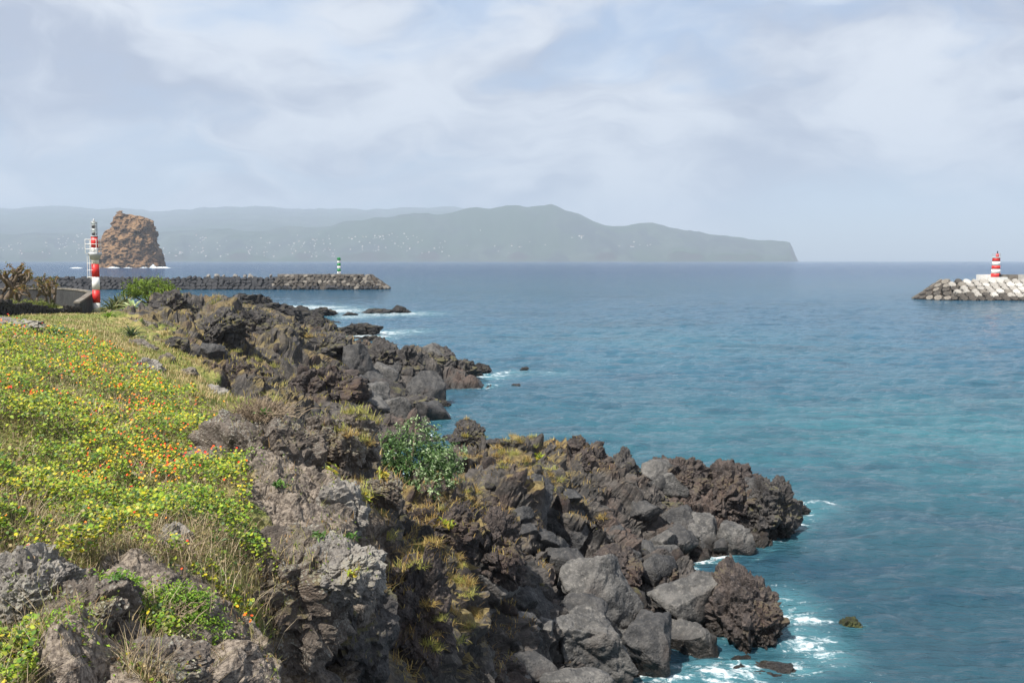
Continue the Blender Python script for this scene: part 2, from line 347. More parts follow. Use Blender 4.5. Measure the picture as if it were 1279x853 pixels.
for a in [(285, 62, 3.4), (330, 60, 3.0), (300, 56, 3.2), (350, 56, 2.0), (380, 66, 1.8), (430, 66, 1.2), (470, 64, 0.4), (510, 66, 0.1), (540, 68, -0.4), (480, 40, -0.3), (520, 30, -0.2), (520, 36, -0.6), (500, 50, -0.8), (470, 48, 0.2), (560, 50, -1.2), (640, 50, -1.2),
          (450, 76, 2.0), (490, 80, 1.9), (545, 83, 1.5), (560, 78, 0.5), (595, 86, 0.0), (610, 84, -0.7), (560, 74, -0.6), (620, 92, -1.0), (540, 96, -0.9), (470, 98, -0.6), (420, 108, -0.2), (400, 96, 1.6), (430, 120, -0.6), (380, 118, 0.8), (340, 130, 1.6), (300, 130, 1.2), (260, 130, 1.5), (400, 140, 0.1), (450, 140, -0.8),
          (330, 170, 1.6), (300, 172, 2.0), (260, 172, 1.0), (380, 172, -0.3), (300, 200, -0.9), (230, 175, -0.7), (230, 140, -0.8), (215, 110, 0.5), (400, 200, -1), (180, 130, -1), (180, 160, -1.2)]: Z(*a)
# walled garden behind the mast, falling to the harbour
for a in [(40, 92, 6.0, 0), (0, 100, 6.1, 0), (-160, 100, 6.2, 0), (100, 95, 5.2, 0.1), (160, 95, 5.2, 0.2), (60, 115, 4.6, 0.4), (-160, 118, 5.6, 0.2), (0, 118, 5.4, 0.2), (60, 130, -0.8), (-160, 150, -0.8), (0, 140, -0.8), (140, 120, -0.5), (100, 150, -1.2)]: Z(*a)
# open water
for a in [(1200, 12, -2), (1200, 20, -2), (1200, 30, -2), (1200, 45, -2), (1200, 70, -2), (1200, 130, -2), (900, 60, -1.6), (800, 90, -1.8), (700, 130, -1.8), (550, 130, -1.4), (560, 170, -1.6), (500, 215, -1.6), (1200, 215, -2), (0, 215, -2), (-200, 215, -2), (200, 215, -2)]: Z(*a)
CP = np.array(CP)
def rbf_fit():
    A = np.sqrt(((CP[:, None, :2] - CP[None, :, :2]) ** 2).sum(2)); n = len(CP)
    K = np.zeros((n + 3, n + 3)); K[:n, :n] = -A + np.eye(n) * -0.002 * 0
    K[:n, n] = 1; K[:n, n + 1:] = CP[:, :2]; K[n, :n] = 1; K[n + 1:, :n] = CP[:, :2].T
    rhs = np.zeros((n + 3, 2)); rhs[:n] = CP[:, 2:4]
    return np.linalg.solve(K, rhs)
RW = rbf_fit()
def base_z(X, Y):
    u = X / Y; v = np.log(Y); out = np.empty((len(X), 2))
    for i in range(0, len(X), 60000):
        a, b = u[i:i + 60000, None], v[i:i + 60000, None]
        D = np.sqrt((a - CP[:, 0]) ** 2 + (b - CP[:, 1]) ** 2)
        out[i:i + 60000] = -D @ RW[:-3] + RW[-3] + a * RW[-2] + b * RW[-1]
    return out[:, 0], np.clip(out[:, 1], 0, 1)
def ground(X, Y, full=False):
    """height of the shore; rock is lumpy lava with crevices, soil is softly mounded"""
    X = np.asarray(X, float); Y = np.asarray(Y, float)
    z0, rk = base_z(X, Y)
    P = np.stack([X, Y, z0], 1)
    rk = np.clip(rk + 0.35 * fbm(P / 2.2, 4, 0.55, 31) * (rk > 0.02) * (rk < 0.99), 0, 1); rr = sstep(rk, 0.25, 0.75)
    big = np.clip(0.42 + Y / 70, 0.5, 1.25) * sstep(z0, -1.3, 0.5)
    rough = np.zeros(len(X), np.float32); k = (rr > 0.01) & (z0 > -1.3)
    if k.any():
        Pk = P[k]
        fk = sstep(Pk[:, 1], 32, 50); near = fk < 1; out = np.zeros(len(Pk), np.float32)
        if near.any():
            Pq = Pk[near]; out[near] = (1 - fk[near]) * (crag(Pq, 1.0, ((2.6, 0.70, 0.9), (1.05, 0.34, 1.0), (0.40, 0.13, 1.1), (0.16, 0.05, 1.2)), 3) + 0.05 * (0.5 - billow(Pq / 0.3, 3, 0.6, 14)))
        fa = fk > 0
        if fa.any():
            Pq = Pk[fa]; out[fa] += fk[fa] * crag(Pq, 1.0, ((4.6, 0.72, 0.8), (2.1, 0.42, 0.9), (1.0, 0.14, 1.0)), 6, 0.3)
        rough[k] = out + 0.35 * fbm(Pk / 2.6, 4, 0.55, 12) + 0.12
    soft = 0.34 * fbm(P / 2.7, 4, 0.5, 21) * sstep(40 - Y, 0, 12) + 0.10 * fbm(P / 1.6, 3, 0.5, 23) + 0.05 * fbm(P / 0.35, 3, 0.5, 22)
    z = z0 + rr * rough * big + (1 - rr) * soft
    if full == 'parts': return z0, rr, rr * rough * big, (1 - rr) * soft
    if full: return z, rr, P
    return z
NU = 700
ug = np.linspace(-0.66, 0.345, NU)
vg = np.concatenate([np.linspace(math.log(5.2), math.log(8), 120)[:-1], np.linspace(math.log(8), math.log(37), 660)[:-1], np.linspace(math.log(37), math.log(100), 210)[:-1], np.linspace(math.log(100), math.log(205), 90)])
NV = len(vg)
UU, VV = np.meshgrid(ug, vg); YY = np.exp(VV).ravel(); XX = UU.ravel() * YY
Z0, ROCK, ROUGH, SOFT = ground(XX, YY, 'parts')
GV = np.stack([XX, YY, Z0], 1).reshape(NV, NU, 3)
NRM = np.cross(np.gradient(GV, axis=1), np.gradient(GV, axis=0)); NRM /= np.linalg.norm(NRM, axis=2)[..., None]
for _ in range(6):                            # even the normals out so that cliffs bulge outwards smoothly
    for ax in (0, 1): NRM = (np.roll(NRM, 2, ax) + NRM * 2 + np.roll(NRM, -2, ax)) / 4
NRM /= np.linalg.norm(NRM, axis=2)[..., None]
GV = GV.reshape(-1, 3) + NRM.reshape(-1, 3) * (ROUGH * 1.15)[:, None]; GV[:, 2] += SOFT
hd = np.stack([fbm(GV / 0.9, 4, 0.55, 50 + k) for k in range(3)], 1); GV += hd * (0.13 * ROCK * np.clip(YY / 25, 0.5, 1.3))[:, None]
ZZ = GV[:, 2]
idx = np.arange(NU * NV).reshape(NV, NU)
Q = np.stack([idx[:-1, :-1], idx[:-1, 1:], idx[1:, 1:], idx[1:, :-1]], -1).reshape(-1, 4)
Q = Q[(ZZ[Q] > -0.35).any(1)]
used = np.unique(Q); remap = np.full(NU * NV, -1); remap[used] = np.arange(len(used))
me = mesh_np('terrain', GV[used], remap[Q], None, False); attr(me, 'rock', ROCK[used]); attr(me, 'lichen', (sstep(18.0 - YY - 1.2 * XX * 0, 0, 4) * sstep(-XX, 1.2, 2.4))[used])
def terrain_mat():
    m, t, b = mat_new('lava_and_turf'); lm = M['lava']
    co = t.n.new('ShaderNodeTexCoord').outputs['Object']; geo = t.n.new('ShaderNodeNewGeometry')
    a = t.n.new('ShaderNodeAttribute'); a.attribute_name = 'rock'; rk = a.outputs['Fac']
    sp = t.n.new('ShaderNodeSeparateXYZ'); t.link(geo.outputs['Position'], sp.inputs[0])
    nz = t.n.new('ShaderNodeSeparateXYZ'); t.link(geo.outputs['Normal'], nz.inputs[0]); up = nz.outputs[2]
    n1 = t.noise(co, 0.35, 6, 0.6); n2 = t.noise(co, 2.0, 6, 0.65); n3 = t.noise(co, 9, 5, 0.7); n4 = t.noise(co, 38, 3, 0.7)
    c = t.mix(t.ramp(n2, 0.34, 0.66), lin(51, 50, 49), lin(89, 84, 80))
    c = t.mix(t.math('MULTIPLY', t.ramp(n3, 0.52, 0.75), 0.6), c, lin(134, 126, 117))
    c = t.mix(t.math('MULTIPLY', t.ramp(n1, 0.48, 0.62), 0.85), c, t.mix(t.ramp(n3, 0.3, 0.7), lin(62, 54, 50), lin(108, 92, 83)))
    la = t.n.new('ShaderNodeAttribute'); la.attribute_name = 'lichen'
    lg = t.mix(t.ramp(t.noise(co, 20, 5, 0.7), 0.38, 0.62), lin(84, 75, 68), lin(152, 140, 127))
    c = t.mix(t.math('MULTIPLY', la.outputs['Fac'], t.ramp(n2, 0.32, 0.55, 0.25, 0.95)), c, lg)
    # dry golden grass and moss settled on the flatter rock, not near the sea
    gm = t.math('MULTIPLY', t.ramp(t.noise(co, 0.7, 7, 0.68), 0.43, 0.56), t.ramp(up, 0.30, 0.75))
    gm = t.math('MULTIPLY', gm, t.ramp(sp.outputs[2], 2.2, 3.4))
    gold = t.mix(t.ramp(n3, 0.3, 0.7), lin(122, 100, 56), lin(158, 142, 76))
    c = t.mix(t.math('MULTIPLY', gm, t.math('MULTIPLY', t.ramp(sp.outputs[1], 34, 48, 0.5, 0.38), t.math('SUBTRACT', 1.0, t.math('MULTIPLY', la.outputs['Fac'], 0.85)))), c, gold)
    # turf
    g = t.mix(t.ramp(n2, 0.35, 0.62), lin(84, 98, 42), lin(140, 140, 78))
    g = t.mix(t.math('MULTIPLY', t.ramp(t.noise(co, 0.25, 5, 0.6), 0.48, 0.62), 0.8), g, lin(162, 142, 98))
    g = t.mix(t.math('MULTIPLY', t.ramp(n4, 0.45, 0.7), 0.4), g, lin(70, 66, 38))
    rk2 = t.ramp(t.math('ADD', rk, t.math('MULTIPLY', t.math('SUBTRACT', n3, 0.5), 0.6)), 0.35, 0.6)
    c = t.mix(rk2, g, c)
    wf = t.ramp(t.math('ADD', sp.outputs[2], t.math('MULTIPLY', n2, -0.8)), 0.25, -0.15)
    c = t.mix(t.math('MULTIPLY', wf, 0.75), c, lin(34, 30, 26))
    t.link(t.ramp(wf, 0, 1, 0.9, 0.3), b.inputs['Roughness']); t.link(c, b.inputs['Base Color']); b.inputs['Specular IOR Level'].default_value = 0.25
    h = t.math('ADD', t.math('MULTIPLY', n3, 0.8), t.math('ADD', t.math('MULTIPLY', n4, 0.3), t.math('MULTIPLY', n2, 1.4)))
    bp = t.n.new('ShaderNodeBump'); bp.inputs['Strength'].default_value = 1.0; bp.inputs['Distance'].default_value = 0.065
    t.link(h, bp.inputs['Height']); t.link(bp.outputs[0], b.inputs['Normal']); return m
terrain = setting(link('terrain', me, terrain_mat()))

# ------------------------------------------------------------------ sea
foam_spots = []                              # x, y, radius, strength
def sea_mesh():
    nu, nv = 340, 430
    us = np.concatenate([np.linspace(-0.95, -0.62, 12)[:-1], np.linspace(-0.62, 0.62, nu), np.linspace(0.62, 0.95, 12)[1:]])
    vs = np.concatenate([np.linspace(math.log(3), math.log(14), 30)[:-1], np.linspace(math.log(14), math.log(420), nv), np.linspace(math.log(420), math.log(1290), 60)[1:-1], np.linspace(math.log(1290), math.log(1420), 36), np.linspace(math.log(1420), math.log(16600), 90)[1:]])
    U_, V_ = np.meshgrid(us, vs); Y = np.exp(V_).ravel(); X = U_.ravel() * Y
    P = np.stack([X, Y, np.zeros_like(X)], 1)
    # wind sea from the right, crests across the view
    Rm = np.stack([X * 0.5 + Y * 0.12, Y * 0.92 - X * 0.16, np.zeros_like(X)], 1)
    hgt = 0.20 * fbm(Rm / np.array([3.4, 1.7, 1]), 3, 0.5, 80) + 0.10 * billow(Rm / np.array([1.3, 0.75, 1]), 2, 0.5, 84) - 0.06 + 0.10 * fbm(Rm / np.array([14., 7., 1]), 2, 0.5, 88)
    hgt *= 1 - sstep(Y, 120, 400)
    inn = (Y > 12) & (Y < 210) & (np.abs(X / Y) < 0.66)
    fo = np.zeros(len(X)); z0, _ = base_z(X[inn], Y[inn])
    n = fbm(np.stack([X[inn], Y[inn], 0 * z0], 1) / 3.0, 4, 0.55, 90)
    zg = ground(X[inn], Y[inn])
    fo[inn] = 0.85 * sstep(zg, -0.75, -0.05) * (0.35 + 0.65 * sstep(n, -0.2, 0.3)) * sstep(Y[inn], 20, 24)
    calm = sstep(fbm(P / np.array([30, 14, 1]), 3, 0.5, 95), -0.2, 0.4)
    for x, y, r, s in foam_spots:
        d2 = ((X - x) ** 2 + ((Y - y) * 0.8) ** 2) / r ** 2; fo = np.maximum(fo, s * np.exp(-d2 * 1.4))
    ii = np.arange(len(us) * len(vs)).reshape(len(vs), len(us))
    Qs = np.stack([ii[:-1, :-1], ii[:-1, 1:], ii[1:, 1:], ii[1:, :-1]], -1).reshape(-1, 4)
    me = mesh_np('sea', np.stack([X, Y, hgt], 1), Qs); attr(me, 'foam', np.clip(fo, 0, 1))
    # pale sandy seabed showing through off the shore
    bed = np.exp(-((X - 38) / 34) ** 2 - ((np.log(Y) - math.log(56)) / 0.34) ** 2) + 0.5 * np.exp(-((X - 18) / 30) ** 2 - ((np.log(Y) - math.log(120)) / 0.3) ** 2)
    attr(me, 'sand', np.clip(bed, 0, 1)); return me
def sea_mat():
    m, t, b = mat_new('sea_water')
    co = t.n.new('ShaderNodeTexCoord').outputs['Object']
    sp = t.n.new('ShaderNodeSeparateXYZ'); t.link(co, sp.inputs[0])
    dist = sp.outputs[1]
    fa = t.n.new('ShaderNodeAttribute'); fa.attribute_name = 'foam'
    sa = t.n.new('ShaderNodeAttribute'); sa.attribute_name = 'sand'
    nb = t.noise(t.mapping(co, (0.02, 0.05, 1)), 1.0, 4, 0.55); nm = t.noise(t.mapping(co, (0.16, 0.42, 1), rot=(0, 0, 0.2)), 1.0, 5, 0.6)
    c = t.mix(t.ramp(dist, 22, 130), lin(37, 70, 82), lin(40, 90, 116))
    c = t.mix(t.ramp(dist, 200, 900), c, lin(14, 64, 106))
    c = t.mix(t.math('MULTIPLY', sa.outputs['Fac'], t.ramp(nb, 0.3, 0.6, 0.35, 0.72)), c, lin(60, 118, 126))
    c = t.mix(t.math('MULTIPLY', t.ramp(nb, 0.52, 0.66), 0.35), c, lin(30, 58, 74))
    c = t.mix(t.math('MULTIPLY', t.ramp(nm, 0.46, 0.66), 0.45), c, lin(24, 54, 74))
    c = t.mix(t.math('MULTIPLY', t.ramp(fa.outputs['Fac'], 0.1, 0.9), 0.55), c, lin(84, 138, 146))     # milky, aerated water round the rocks
    # foam: broken streaks
    wob = t.noise(t.mapping(co, (0.8, 1.3, 1), rot=(0, 0, 0.4)), 1.1, 7, 0.68, dist=0.8); st = t.noise(co, 3.5, 6, 0.72, 'RIDGED_MULTIFRACTAL') if False else t.noise(co, 4.0, 6, 0.7, dist=1.2)
    fm = t.ramp(t.math('ADD', fa.outputs['Fac'], t.math('ADD', t.math('MULTIPLY', t.math('SUBTRACT', wob, 0.5), 2.6), t.math('MULTIPLY', t.math('SUBTRACT', st, 0.5), 1.2))), 0.64, 1.15, 0.0, 0.85)
    fm = t.math('MULTIPLY', fm, t.ramp(fa.outputs['Fac'], 0.05, 0.45))
    caps = t.math('MULTIPLY', t.ramp(t.noise(t.mapping(co, (0.05, 0.14, 1)), 1.0, 6, 0.7), 0.735, 0.76), t.ramp(dist, 100, 260, 0.0, 0.8))
    fm = t.math('MAXIMUM', fm, caps)
    c = t.mix(fm, c, lin(226, 232, 234)); t.link(c, b.inputs['Base Color'])
    t.link(t.ramp(fm, 0, 1, 0.10, 0.8), b.inputs['Roughness'])
    b.inputs['IOR'].default_value = 1.33; t.link(t.ramp(dist, 60, 900, 0.5, 0.25), b.inputs['Specular IOR Level'])
    bw = t.math('ADD', t.noise(t.mapping(co, (0.7, 1.7, 1), rot=(0, 0, 0.15)), 1.0, 6, 0.62), t.math('MULTIPLY', t.math('ADD', t.noise(t.mapping(co, (0.06, 0.2, 1), rot=(0, 0, 0.1)), 1.0, 4, 0.6), t.math('MULTIPLY', t.noise(t.mapping(co, (0.25, 0.75, 1), rot=(0, 0, -0.2)), 1.0, 5, 0.65), 0.8)), 2.2))
    bp = t.n.new('ShaderNodeBump'); bp.inputs['Strength'].default_value = 1.0
    t.link(t.ramp(dist, 15, 300, 0.26, 1.1), bp.inputs['Distance'])
    t.link(bw, bp.inputs['Height']); t.link(bp.outputs[0], b.inputs['Normal']); return m

# ------------------------------------------------------------------ rocks
_ICO = {}
def ico(sub):
    if sub not in _ICO:
        bm = bmesh.new(); bmesh.ops.create_icosphere(bm, subdivisions=sub, radius=1.0)
        V = np.array([v.co[:] for v in bm.verts], np.float32); T = np.array([[v.index for v in f.verts] for f in bm.faces], np.int32); bm.free()
        _ICO[sub] = (V, T)
    return _ICO[sub]
def rock_mesh(size, seed, style, sub):
    V, T = ico(sub); V = V.copy(); rs = np.random.RandomState(seed); size = np.array(size, np.float32); s = float(size.mean())
    if style == 'boulder':                   # angular block: a ball cut by planes, edges slightly worn
        n = rs.normal(size=(16, 3)); n /= np.linalg.norm(n, axis=1)[:, None]; h = rs.uniform(0.52, 0.82, 16)
        V *= 1.12
        for k in range(16):
            d = V @ n[k] - h[k]; d = np.where(d > 0, d * 0.985, 0); V -= d[:, None] * n[k].astype(np.float32)
        V *= 1.25
        Pm = V * size + seed * 7.1
        nn = V / np.maximum(np.linalg.norm(V, axis=1), 1e-4)[:, None]
        disp = 0.085 * s * fbm(Pm / (0.95 * s), 3, 0.5, seed) + 0.055 * s * (billow(Pm / (0.5 * s), 4, 0.55, seed + 5) - 0.5) + 0.012 * fbm(Pm / 0.13, 3, 0.6, seed + 7)
        F1, F2, _ = worley(Pm / (1.1 * s), seed); disp -= 0.06 * s * (1 - sstep(F2 - F1, 0, 0.05)); disp += 0.6 * crag(Pm, s, ((0.8, 0.09, 0.9), (0.3, 0.03, 1.0)), seed + 9, 0.3)
        return V * size + nn * disp[:, None], T
    # lava: a rough block, broken into faceted lumps and cracks
    n = rs.normal(size=(9, 3)); n /= np.linalg.norm(n, axis=1)[:, None]; h = rs.uniform(0.55, 0.88, 9)
    V *= 1.1
    for k in range(9):
        d = V @ n[k] - h[k]; d = np.where(d > 0, d * 0.85, 0); V -= d[:, None] * n[k].astype(np.float32)
    V *= 1.16
    Pm = V * size + seed * 7.1
    nn = V / np.maximum(np.linalg.norm(V, axis=1), 1e-4)[:, None]
    lev = ((0.95, 0.26, 0.9), (0.42, 0.14, 1.0), (0.17, 0.06, 1.2), (0.07, 0.024, 1.2)) if sub > 3 else ((0.95, 0.26, 0.9), (0.42, 0.12, 1.0))
    disp = crag(Pm, s, lev, seed) + 0.16 * s * fbm(Pm / (1.2 * s), 3, 0.5, seed + 2) + 0.10 * s
    if sub >= 5: disp += 0.03 * s * (0.5 - billow(Pm / (0.12 * s), 3, 0.65, seed + 17))
    return V * size + nn * np.maximum(0.6, size / s) * disp[:, None], T
def rock(px, py, wpx, hpx, d, style, mat, label, seed, sub=5, depth=None, tilt=None, name=None, cat=None, group=None):
    k = d / F; sx, sz = wpx * k / 2, hpx * k / 2; sy = depth if depth else (sx + sz) / 2
    V, T = rock_mesh((sx, sy, sz), seed, style, sub)
    me = mesh_np(name or 'boulder', V, None, T, style == 'boulder')
    o = link(name or ('boulder' if style == 'boulder' else 'lava_outcrop'), me, M[mat], loc=at(px, py, d + sy * 0.5))
    rs = random.Random(seed); o.rotation_euler = tilt or (rs.uniform(-.12, .12), rs.uniform(-.12, .12), rs.uniform(-.4, .4))
    return tag(o, label, cat or ('boulder' if style == 'boulder' else 'rock'), group)
L, B = 'lava', 'boulder'
rocks = [
 # near outcrops
 (345, 745, 185, 150, 10.0, L, 'lichen', 'broad lichen-speckled lava outcrop overhanging a dark hollow', 6),
 (428, 712, 84, 84, 10.1, L, 'lichen_pale', 'pale jagged lava block at the overhanging rim of the lichen outcrop', 6),
 (330, 590, 135, 120, 14.2, L, 'lichen', 'big rough lava lump beside the yellow-green flower slope', 6),
 (408, 560, 95, 80, 16.0, L, 'lichen', 'rounded grey lava crag beside the glossy green bush', 6),
 (445, 548, 60, 56, 16.6, L, 'lichen', 'dark lava knob touching the glossy green bush', 5),
 (365, 638, 110, 84, 13.3, L, 'lichen', 'sloping grey lava ledge below the dry twiggy shrub', 6),
 (432, 640, 60, 76, 12.9, L, 'lichen_pale', 'upright light grey lava block with a grass tuft behind it', 5),
 (480, 610, 46, 44, 15.0, L, 'lichen', 'small grey lava block below the glossy green bush', 5),
 (46, 745, 92, 100, 7.7, L, 'lichen_pale', 'smooth pale grey rock rising from leaves at the foot of the slope', 6),
 (112, 775, 120, 104, 7.5, L, 'lichen', 'lichen-spotted lava lump leaning on the smooth pale grey rock', 6),
 (110, 845, 110, 60, 6.9, L, 'lichen', 'dark lava shelf under the lichen-spotted lump', 5),
 (212, 686, 58, 56, 9.6, L, 'lichen_pale', 'small pale rock with dead stems standing in the ground cover', 5),
 (205, 835, 90, 60, 7.0, L, 'lichen', 'low crusty lava rock in front of bright green moss', 5),
 (186, 466, 34, 26, 26.0, L, 'lichen_pale', 'grey flat-topped rock at the edge of the flower slope', 5),
 (24, 409, 70, 24, 31.0, L, 'lichen_pale', 'low grey rock hump behind the flowers beside the agave', 5),
 # brown bank
 (606, 690, 80, 95, 21.2, L, 'scoria', 'large rounded brown lava lump at the cliff edge above grey boulders', 6),
 (545, 670, 90, 70, 19.0, L, 'scoria', 'crumbly brown lava bank below the glossy green bush', 6),
 (520, 760, 90, 110, 14.0, L, 'scoria', 'grassy brown lava bank dropping to the boulders', 6),
 (590, 835, 90, 80, 18.6, L, 'scoria', 'dark red-brown rubble rock among grey boulders', 5),
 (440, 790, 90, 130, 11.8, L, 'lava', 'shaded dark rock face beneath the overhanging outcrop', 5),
 # grey boulders
 (738, 738, 98, 92, 24.0, B, 'basalt', 'large smooth grey boulder resting above the biggest boulder', 5),
 (726, 800, 118, 112, 22.2, B, 'basalt', 'biggest rounded grey boulder with a brown patch at its foot', 6),
 (606, 738, 78, 62, 21.2, B, 'basalt', 'grey wedge boulder under the brown cliff lump', 5),
 (628, 791, 84, 60, 20.6, B, 'basalt', 'flattish grey boulder left leaning against the biggest one', 5),
 (812, 808, 72, 98, 23.2, B, 'basalt_dark', 'tall pointed dark grey boulder at the splashing waterline', 5),
 (858, 750, 84, 76, 26.3, B, 'basalt', 'pale grey slab boulder leaning on red lava', 5),
 (870, 806, 74, 66, 24.8, B, 'basalt', 'cracked grey boulder with a wet foot at the waterline', 5),
 (662, 765, 54, 56, 22.4, B, 'basalt_dark', 'narrow grey slab wedged between boulders', 4),
 (654, 838, 74, 50, 19.6, B, 'basalt_dark', 'low dark boulder in front of the flattish grey one', 4),
 (706, 853, 90, 26, 19.0, B, 'basalt', 'flat grey slab lying low before the biggest boulder', 4),
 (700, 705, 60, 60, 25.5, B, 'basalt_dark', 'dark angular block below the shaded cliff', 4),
 (768, 712, 80, 60, 27.2, L, 'scoria', 'reddish rubble ridge behind the grey boulders', 5),
 (828, 718, 60, 44, 28.2, L, 'scoria', 'low reddish lava knob beside the pale slab boulder', 5),
 (930, 778, 96, 122, 25.8, L, 'scoria', 'tall red-brown lava stack at the water with a mossy edge', 6),
 (950, 850, 110, 26, 23.2, L, 'lava_far', 'low dark rock shelf awash in foam', 5),
 (905, 840, 60, 40, 24.0, L, 'lava_far', 'wet dark rock under the cracked grey boulder', 4),
 (575, 790, 46, 50, 18.6, B, 'basalt_dark', 'dark slab standing at the foot of the grassy brown bank', 4),
 (690, 690, 46, 40, 26.2, B, 'basalt', 'grey block lying against the shaded cliff', 4),
 (640, 745, 40, 44, 22.6, B, 'basalt_dark', 'small dark block behind the flattish grey boulder', 4),
 (780, 770, 40, 60, 24.6, B, 'basalt_dark', 'dark block between the large smooth boulder and the pale slab', 4),
 # promontory
 (880, 672, 42, 56, 33.2, B, 'basalt', 'upright grey slab face at the foot of the promontory', 5),
 (914, 674, 46, 50, 33.0, B, 'basalt', 'rounded grey slab next to the upright slab on the promontory', 5),
 (838, 662, 50, 56, 33.6, B, 'basalt_dark', 'grey rounded buttress at the foot of the promontory', 5),
 (955, 645, 66, 90, 35.5, L, 'lava', 'dark craggy seaward end of the promontory', 6),
 (900, 622, 90, 74, 36.0, L, 'scoria', 'red rough lava crest on the promontory', 6),
 (838, 606, 74, 64, 36.0, L, 'scoria', 'peaked red-brown lava crest at mid promontory', 6),
 (815, 630, 60, 56, 34.6, L, 'lava', 'overhanging round lava nose below the peaked crest', 5),
 (776, 600, 54, 62, 35.6, L, 'lava', 'dark crag with a thumb-like point on the promontory', 5),
 (730, 585, 80, 56, 35.2, L, 'scoria', 'brown lava dome with a notched peak on the promontory', 6),
 (722, 563, 30, 30, 35.8, L, 'scoria', 'small double-pointed lava peak topping the brown dome', 5),
 (778, 572, 16, 26, 36.2, L, 'lava', 'thumb-shaped lava pinnacle on the promontory crest', 4),
 (588, 546, 42, 34, 34.4, L, 'lava', 'lava knob on the promontory crest near the green bush', 5),
 (632, 562, 44, 26, 33.6, L, 'lava', 'low lava knob among golden grass on the crest', 5),
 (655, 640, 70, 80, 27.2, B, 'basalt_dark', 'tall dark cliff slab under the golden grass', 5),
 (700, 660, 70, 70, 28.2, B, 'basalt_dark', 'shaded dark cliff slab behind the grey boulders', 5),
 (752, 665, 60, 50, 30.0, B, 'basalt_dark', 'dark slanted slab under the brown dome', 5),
 (996, 637, 24, 16, 38.8, L, 'lava_far', 'wet black rock off the promontory end', 4),
 (975, 612, 22, 30, 37.2, L, 'lava', 'small crag at the outermost promontory end', 4),
 (1060, 784, 26, 22, 26.6, L, 'mossrock', 'small weed-green rock poking out of the water', 4),
 (1074, 786, 14, 14, 26.6, L, 'lava_far', 'tiny dark rock beside the weed-green rock', 3),
 # mid shore
 (264, 446, 44, 30, 49, B, 'basalt_dark', 'angular grey boulder lying at the top of the gully', 5),
 (302, 475, 76, 50, 44, L, 'scoria', 'rounded brown lava hump streaked with yellow grass', 5),
 (395, 492, 100, 60, 55, L, 'scoria', 'wide reddish lava hump before the cave cliff', 6),
 (276, 412, 60, 44, 64, L, 'lava', 'lava crag with a small dark cave', 5),
 (320, 410, 50, 46, 70, L, 'lava', 'grooved lava crag next to the small cave', 5),
 (352, 418, 42, 36, 72, L, 'lava', 'round lava knob above the dark gully', 5),
 (405, 436, 60, 40, 72, L, 'lava', 'lava bluff topped with yellow-green grass', 5),
 (215, 385, 50, 34, 74, L, 'lava', 'lava crag beside the bright green shrub', 5),
 (190, 400, 30, 18, 68, L, 'lichen', 'lichen-grey rock beside the pale rosette plant', 4),
 (448, 455, 40, 54, 71, B, 'basalt_dark', 'tall slanted grey slab at the head of the cove', 5),
 (478, 452, 36, 44, 76, L, 'lava', 'leaning brown slab rock on the rocky point', 5),
 (505, 460, 44, 52, 76, L, 'lava', 'broad brown lava block in the middle of the rocky point', 5),
 (540, 452, 46, 34, 82, L, 'lava', 'rounded lava top of the rocky point', 5),
 (572, 466, 40, 32, 83, L, 'lava', 'black lava end of the rocky point', 5),
 (466, 475, 24, 22, 69, B, 'basalt_dark', 'round boulder in the cove under the slabs', 4),
 (488, 493, 50, 32, 67, B, 'lava', 'brown flat-topped boulder in the cove', 5),
 (528, 490, 42, 46, 68, B, 'basalt_dark', 'smooth leaning boulder at the cove water edge', 5),
 (520, 508, 48, 20, 66, L, 'lava', 'low jagged rock at the cove waterline', 4),
 (455, 508, 20, 18, 63, B, 'basalt_dark', 'pale little block at the back of the cove', 4),
 (553, 504, 16, 9, 68, L, 'lava_far', 'small wet rock off the cove', 3),
 (600, 462, 20, 12, 88, L, 'lava_far', 'low wet rock off the end of the rocky point', 4),
 (594, 468, 14, 12, 86, L, 'lava_far', 'wet rock touching the end of the rocky point', 4),
 (655, 461, 10, 5, 91, L, 'lava_far', 'tiny rock awash farthest off the rocky point', 3),
 (645, 482, 12, 5, 79, L, 'lava_far', 'tiny flat rock awash off the rocky point', 3),
 # reefs
 (444, 413, 54, 14, 134, L, 'lava_far', 'long low black reef with foam on its flank', 5),
 (462, 424, 24, 9, 125, L, 'lava_far', 'small black reef rock below the long reef', 4),
 (400, 391, 34, 13, 180, L, 'lava_far', 'black reef hump amid white surf', 4),
 (438, 393, 18, 6, 182, L, 'lava_far', 'flat black reef rock amid white surf', 3),
 (466, 390, 34, 7, 190, L, 'lava_far', 'thin black reef line beyond the surf', 4),
 (500, 388, 18, 11, 192, L, 'lava_far', 'pointed black rock at the outer end of the reef', 4),
 (486, 390, 10, 6, 192, L, 'lava_far', 'small rock next to the pointed outer rock', 3),
 (340, 398, 80, 32, 140, L, 'lava_far', 'broad black lava ridge behind the grassy bluff', 5),
 (405, 412, 44, 30, 118, L, 'lava_far', 'black lava crag beside the long reef', 5),
 (312, 382, 60, 22, 170, L, 'lava_far', 'black lava peak by the harbour inlet', 5),
 (262, 386, 60, 18, 165, L, 'lava_far', 'low black lava spread by the harbour inlet', 5),
 (372, 394, 50, 18, 150, L, 'lava_far', 'black lava ridge end amid surf', 4),
 # turf bank
 (176, 436, 30, 22, 42, L, 'lichen', 'grey lava rock beside the dark spiky agave', 4),
 (205, 452, 26, 20, 37, L, 'lichen', 'low lava rock showing through the dry turf bank', 4),
 (222, 432, 30, 24, 48, L, 'lava', 'dark lava rock on the dry turf bank under the cave crag', 4),
 (232, 472, 34, 22, 32, L, 'lichen', 'lichen-grey rock low on the dry turf bank', 4),
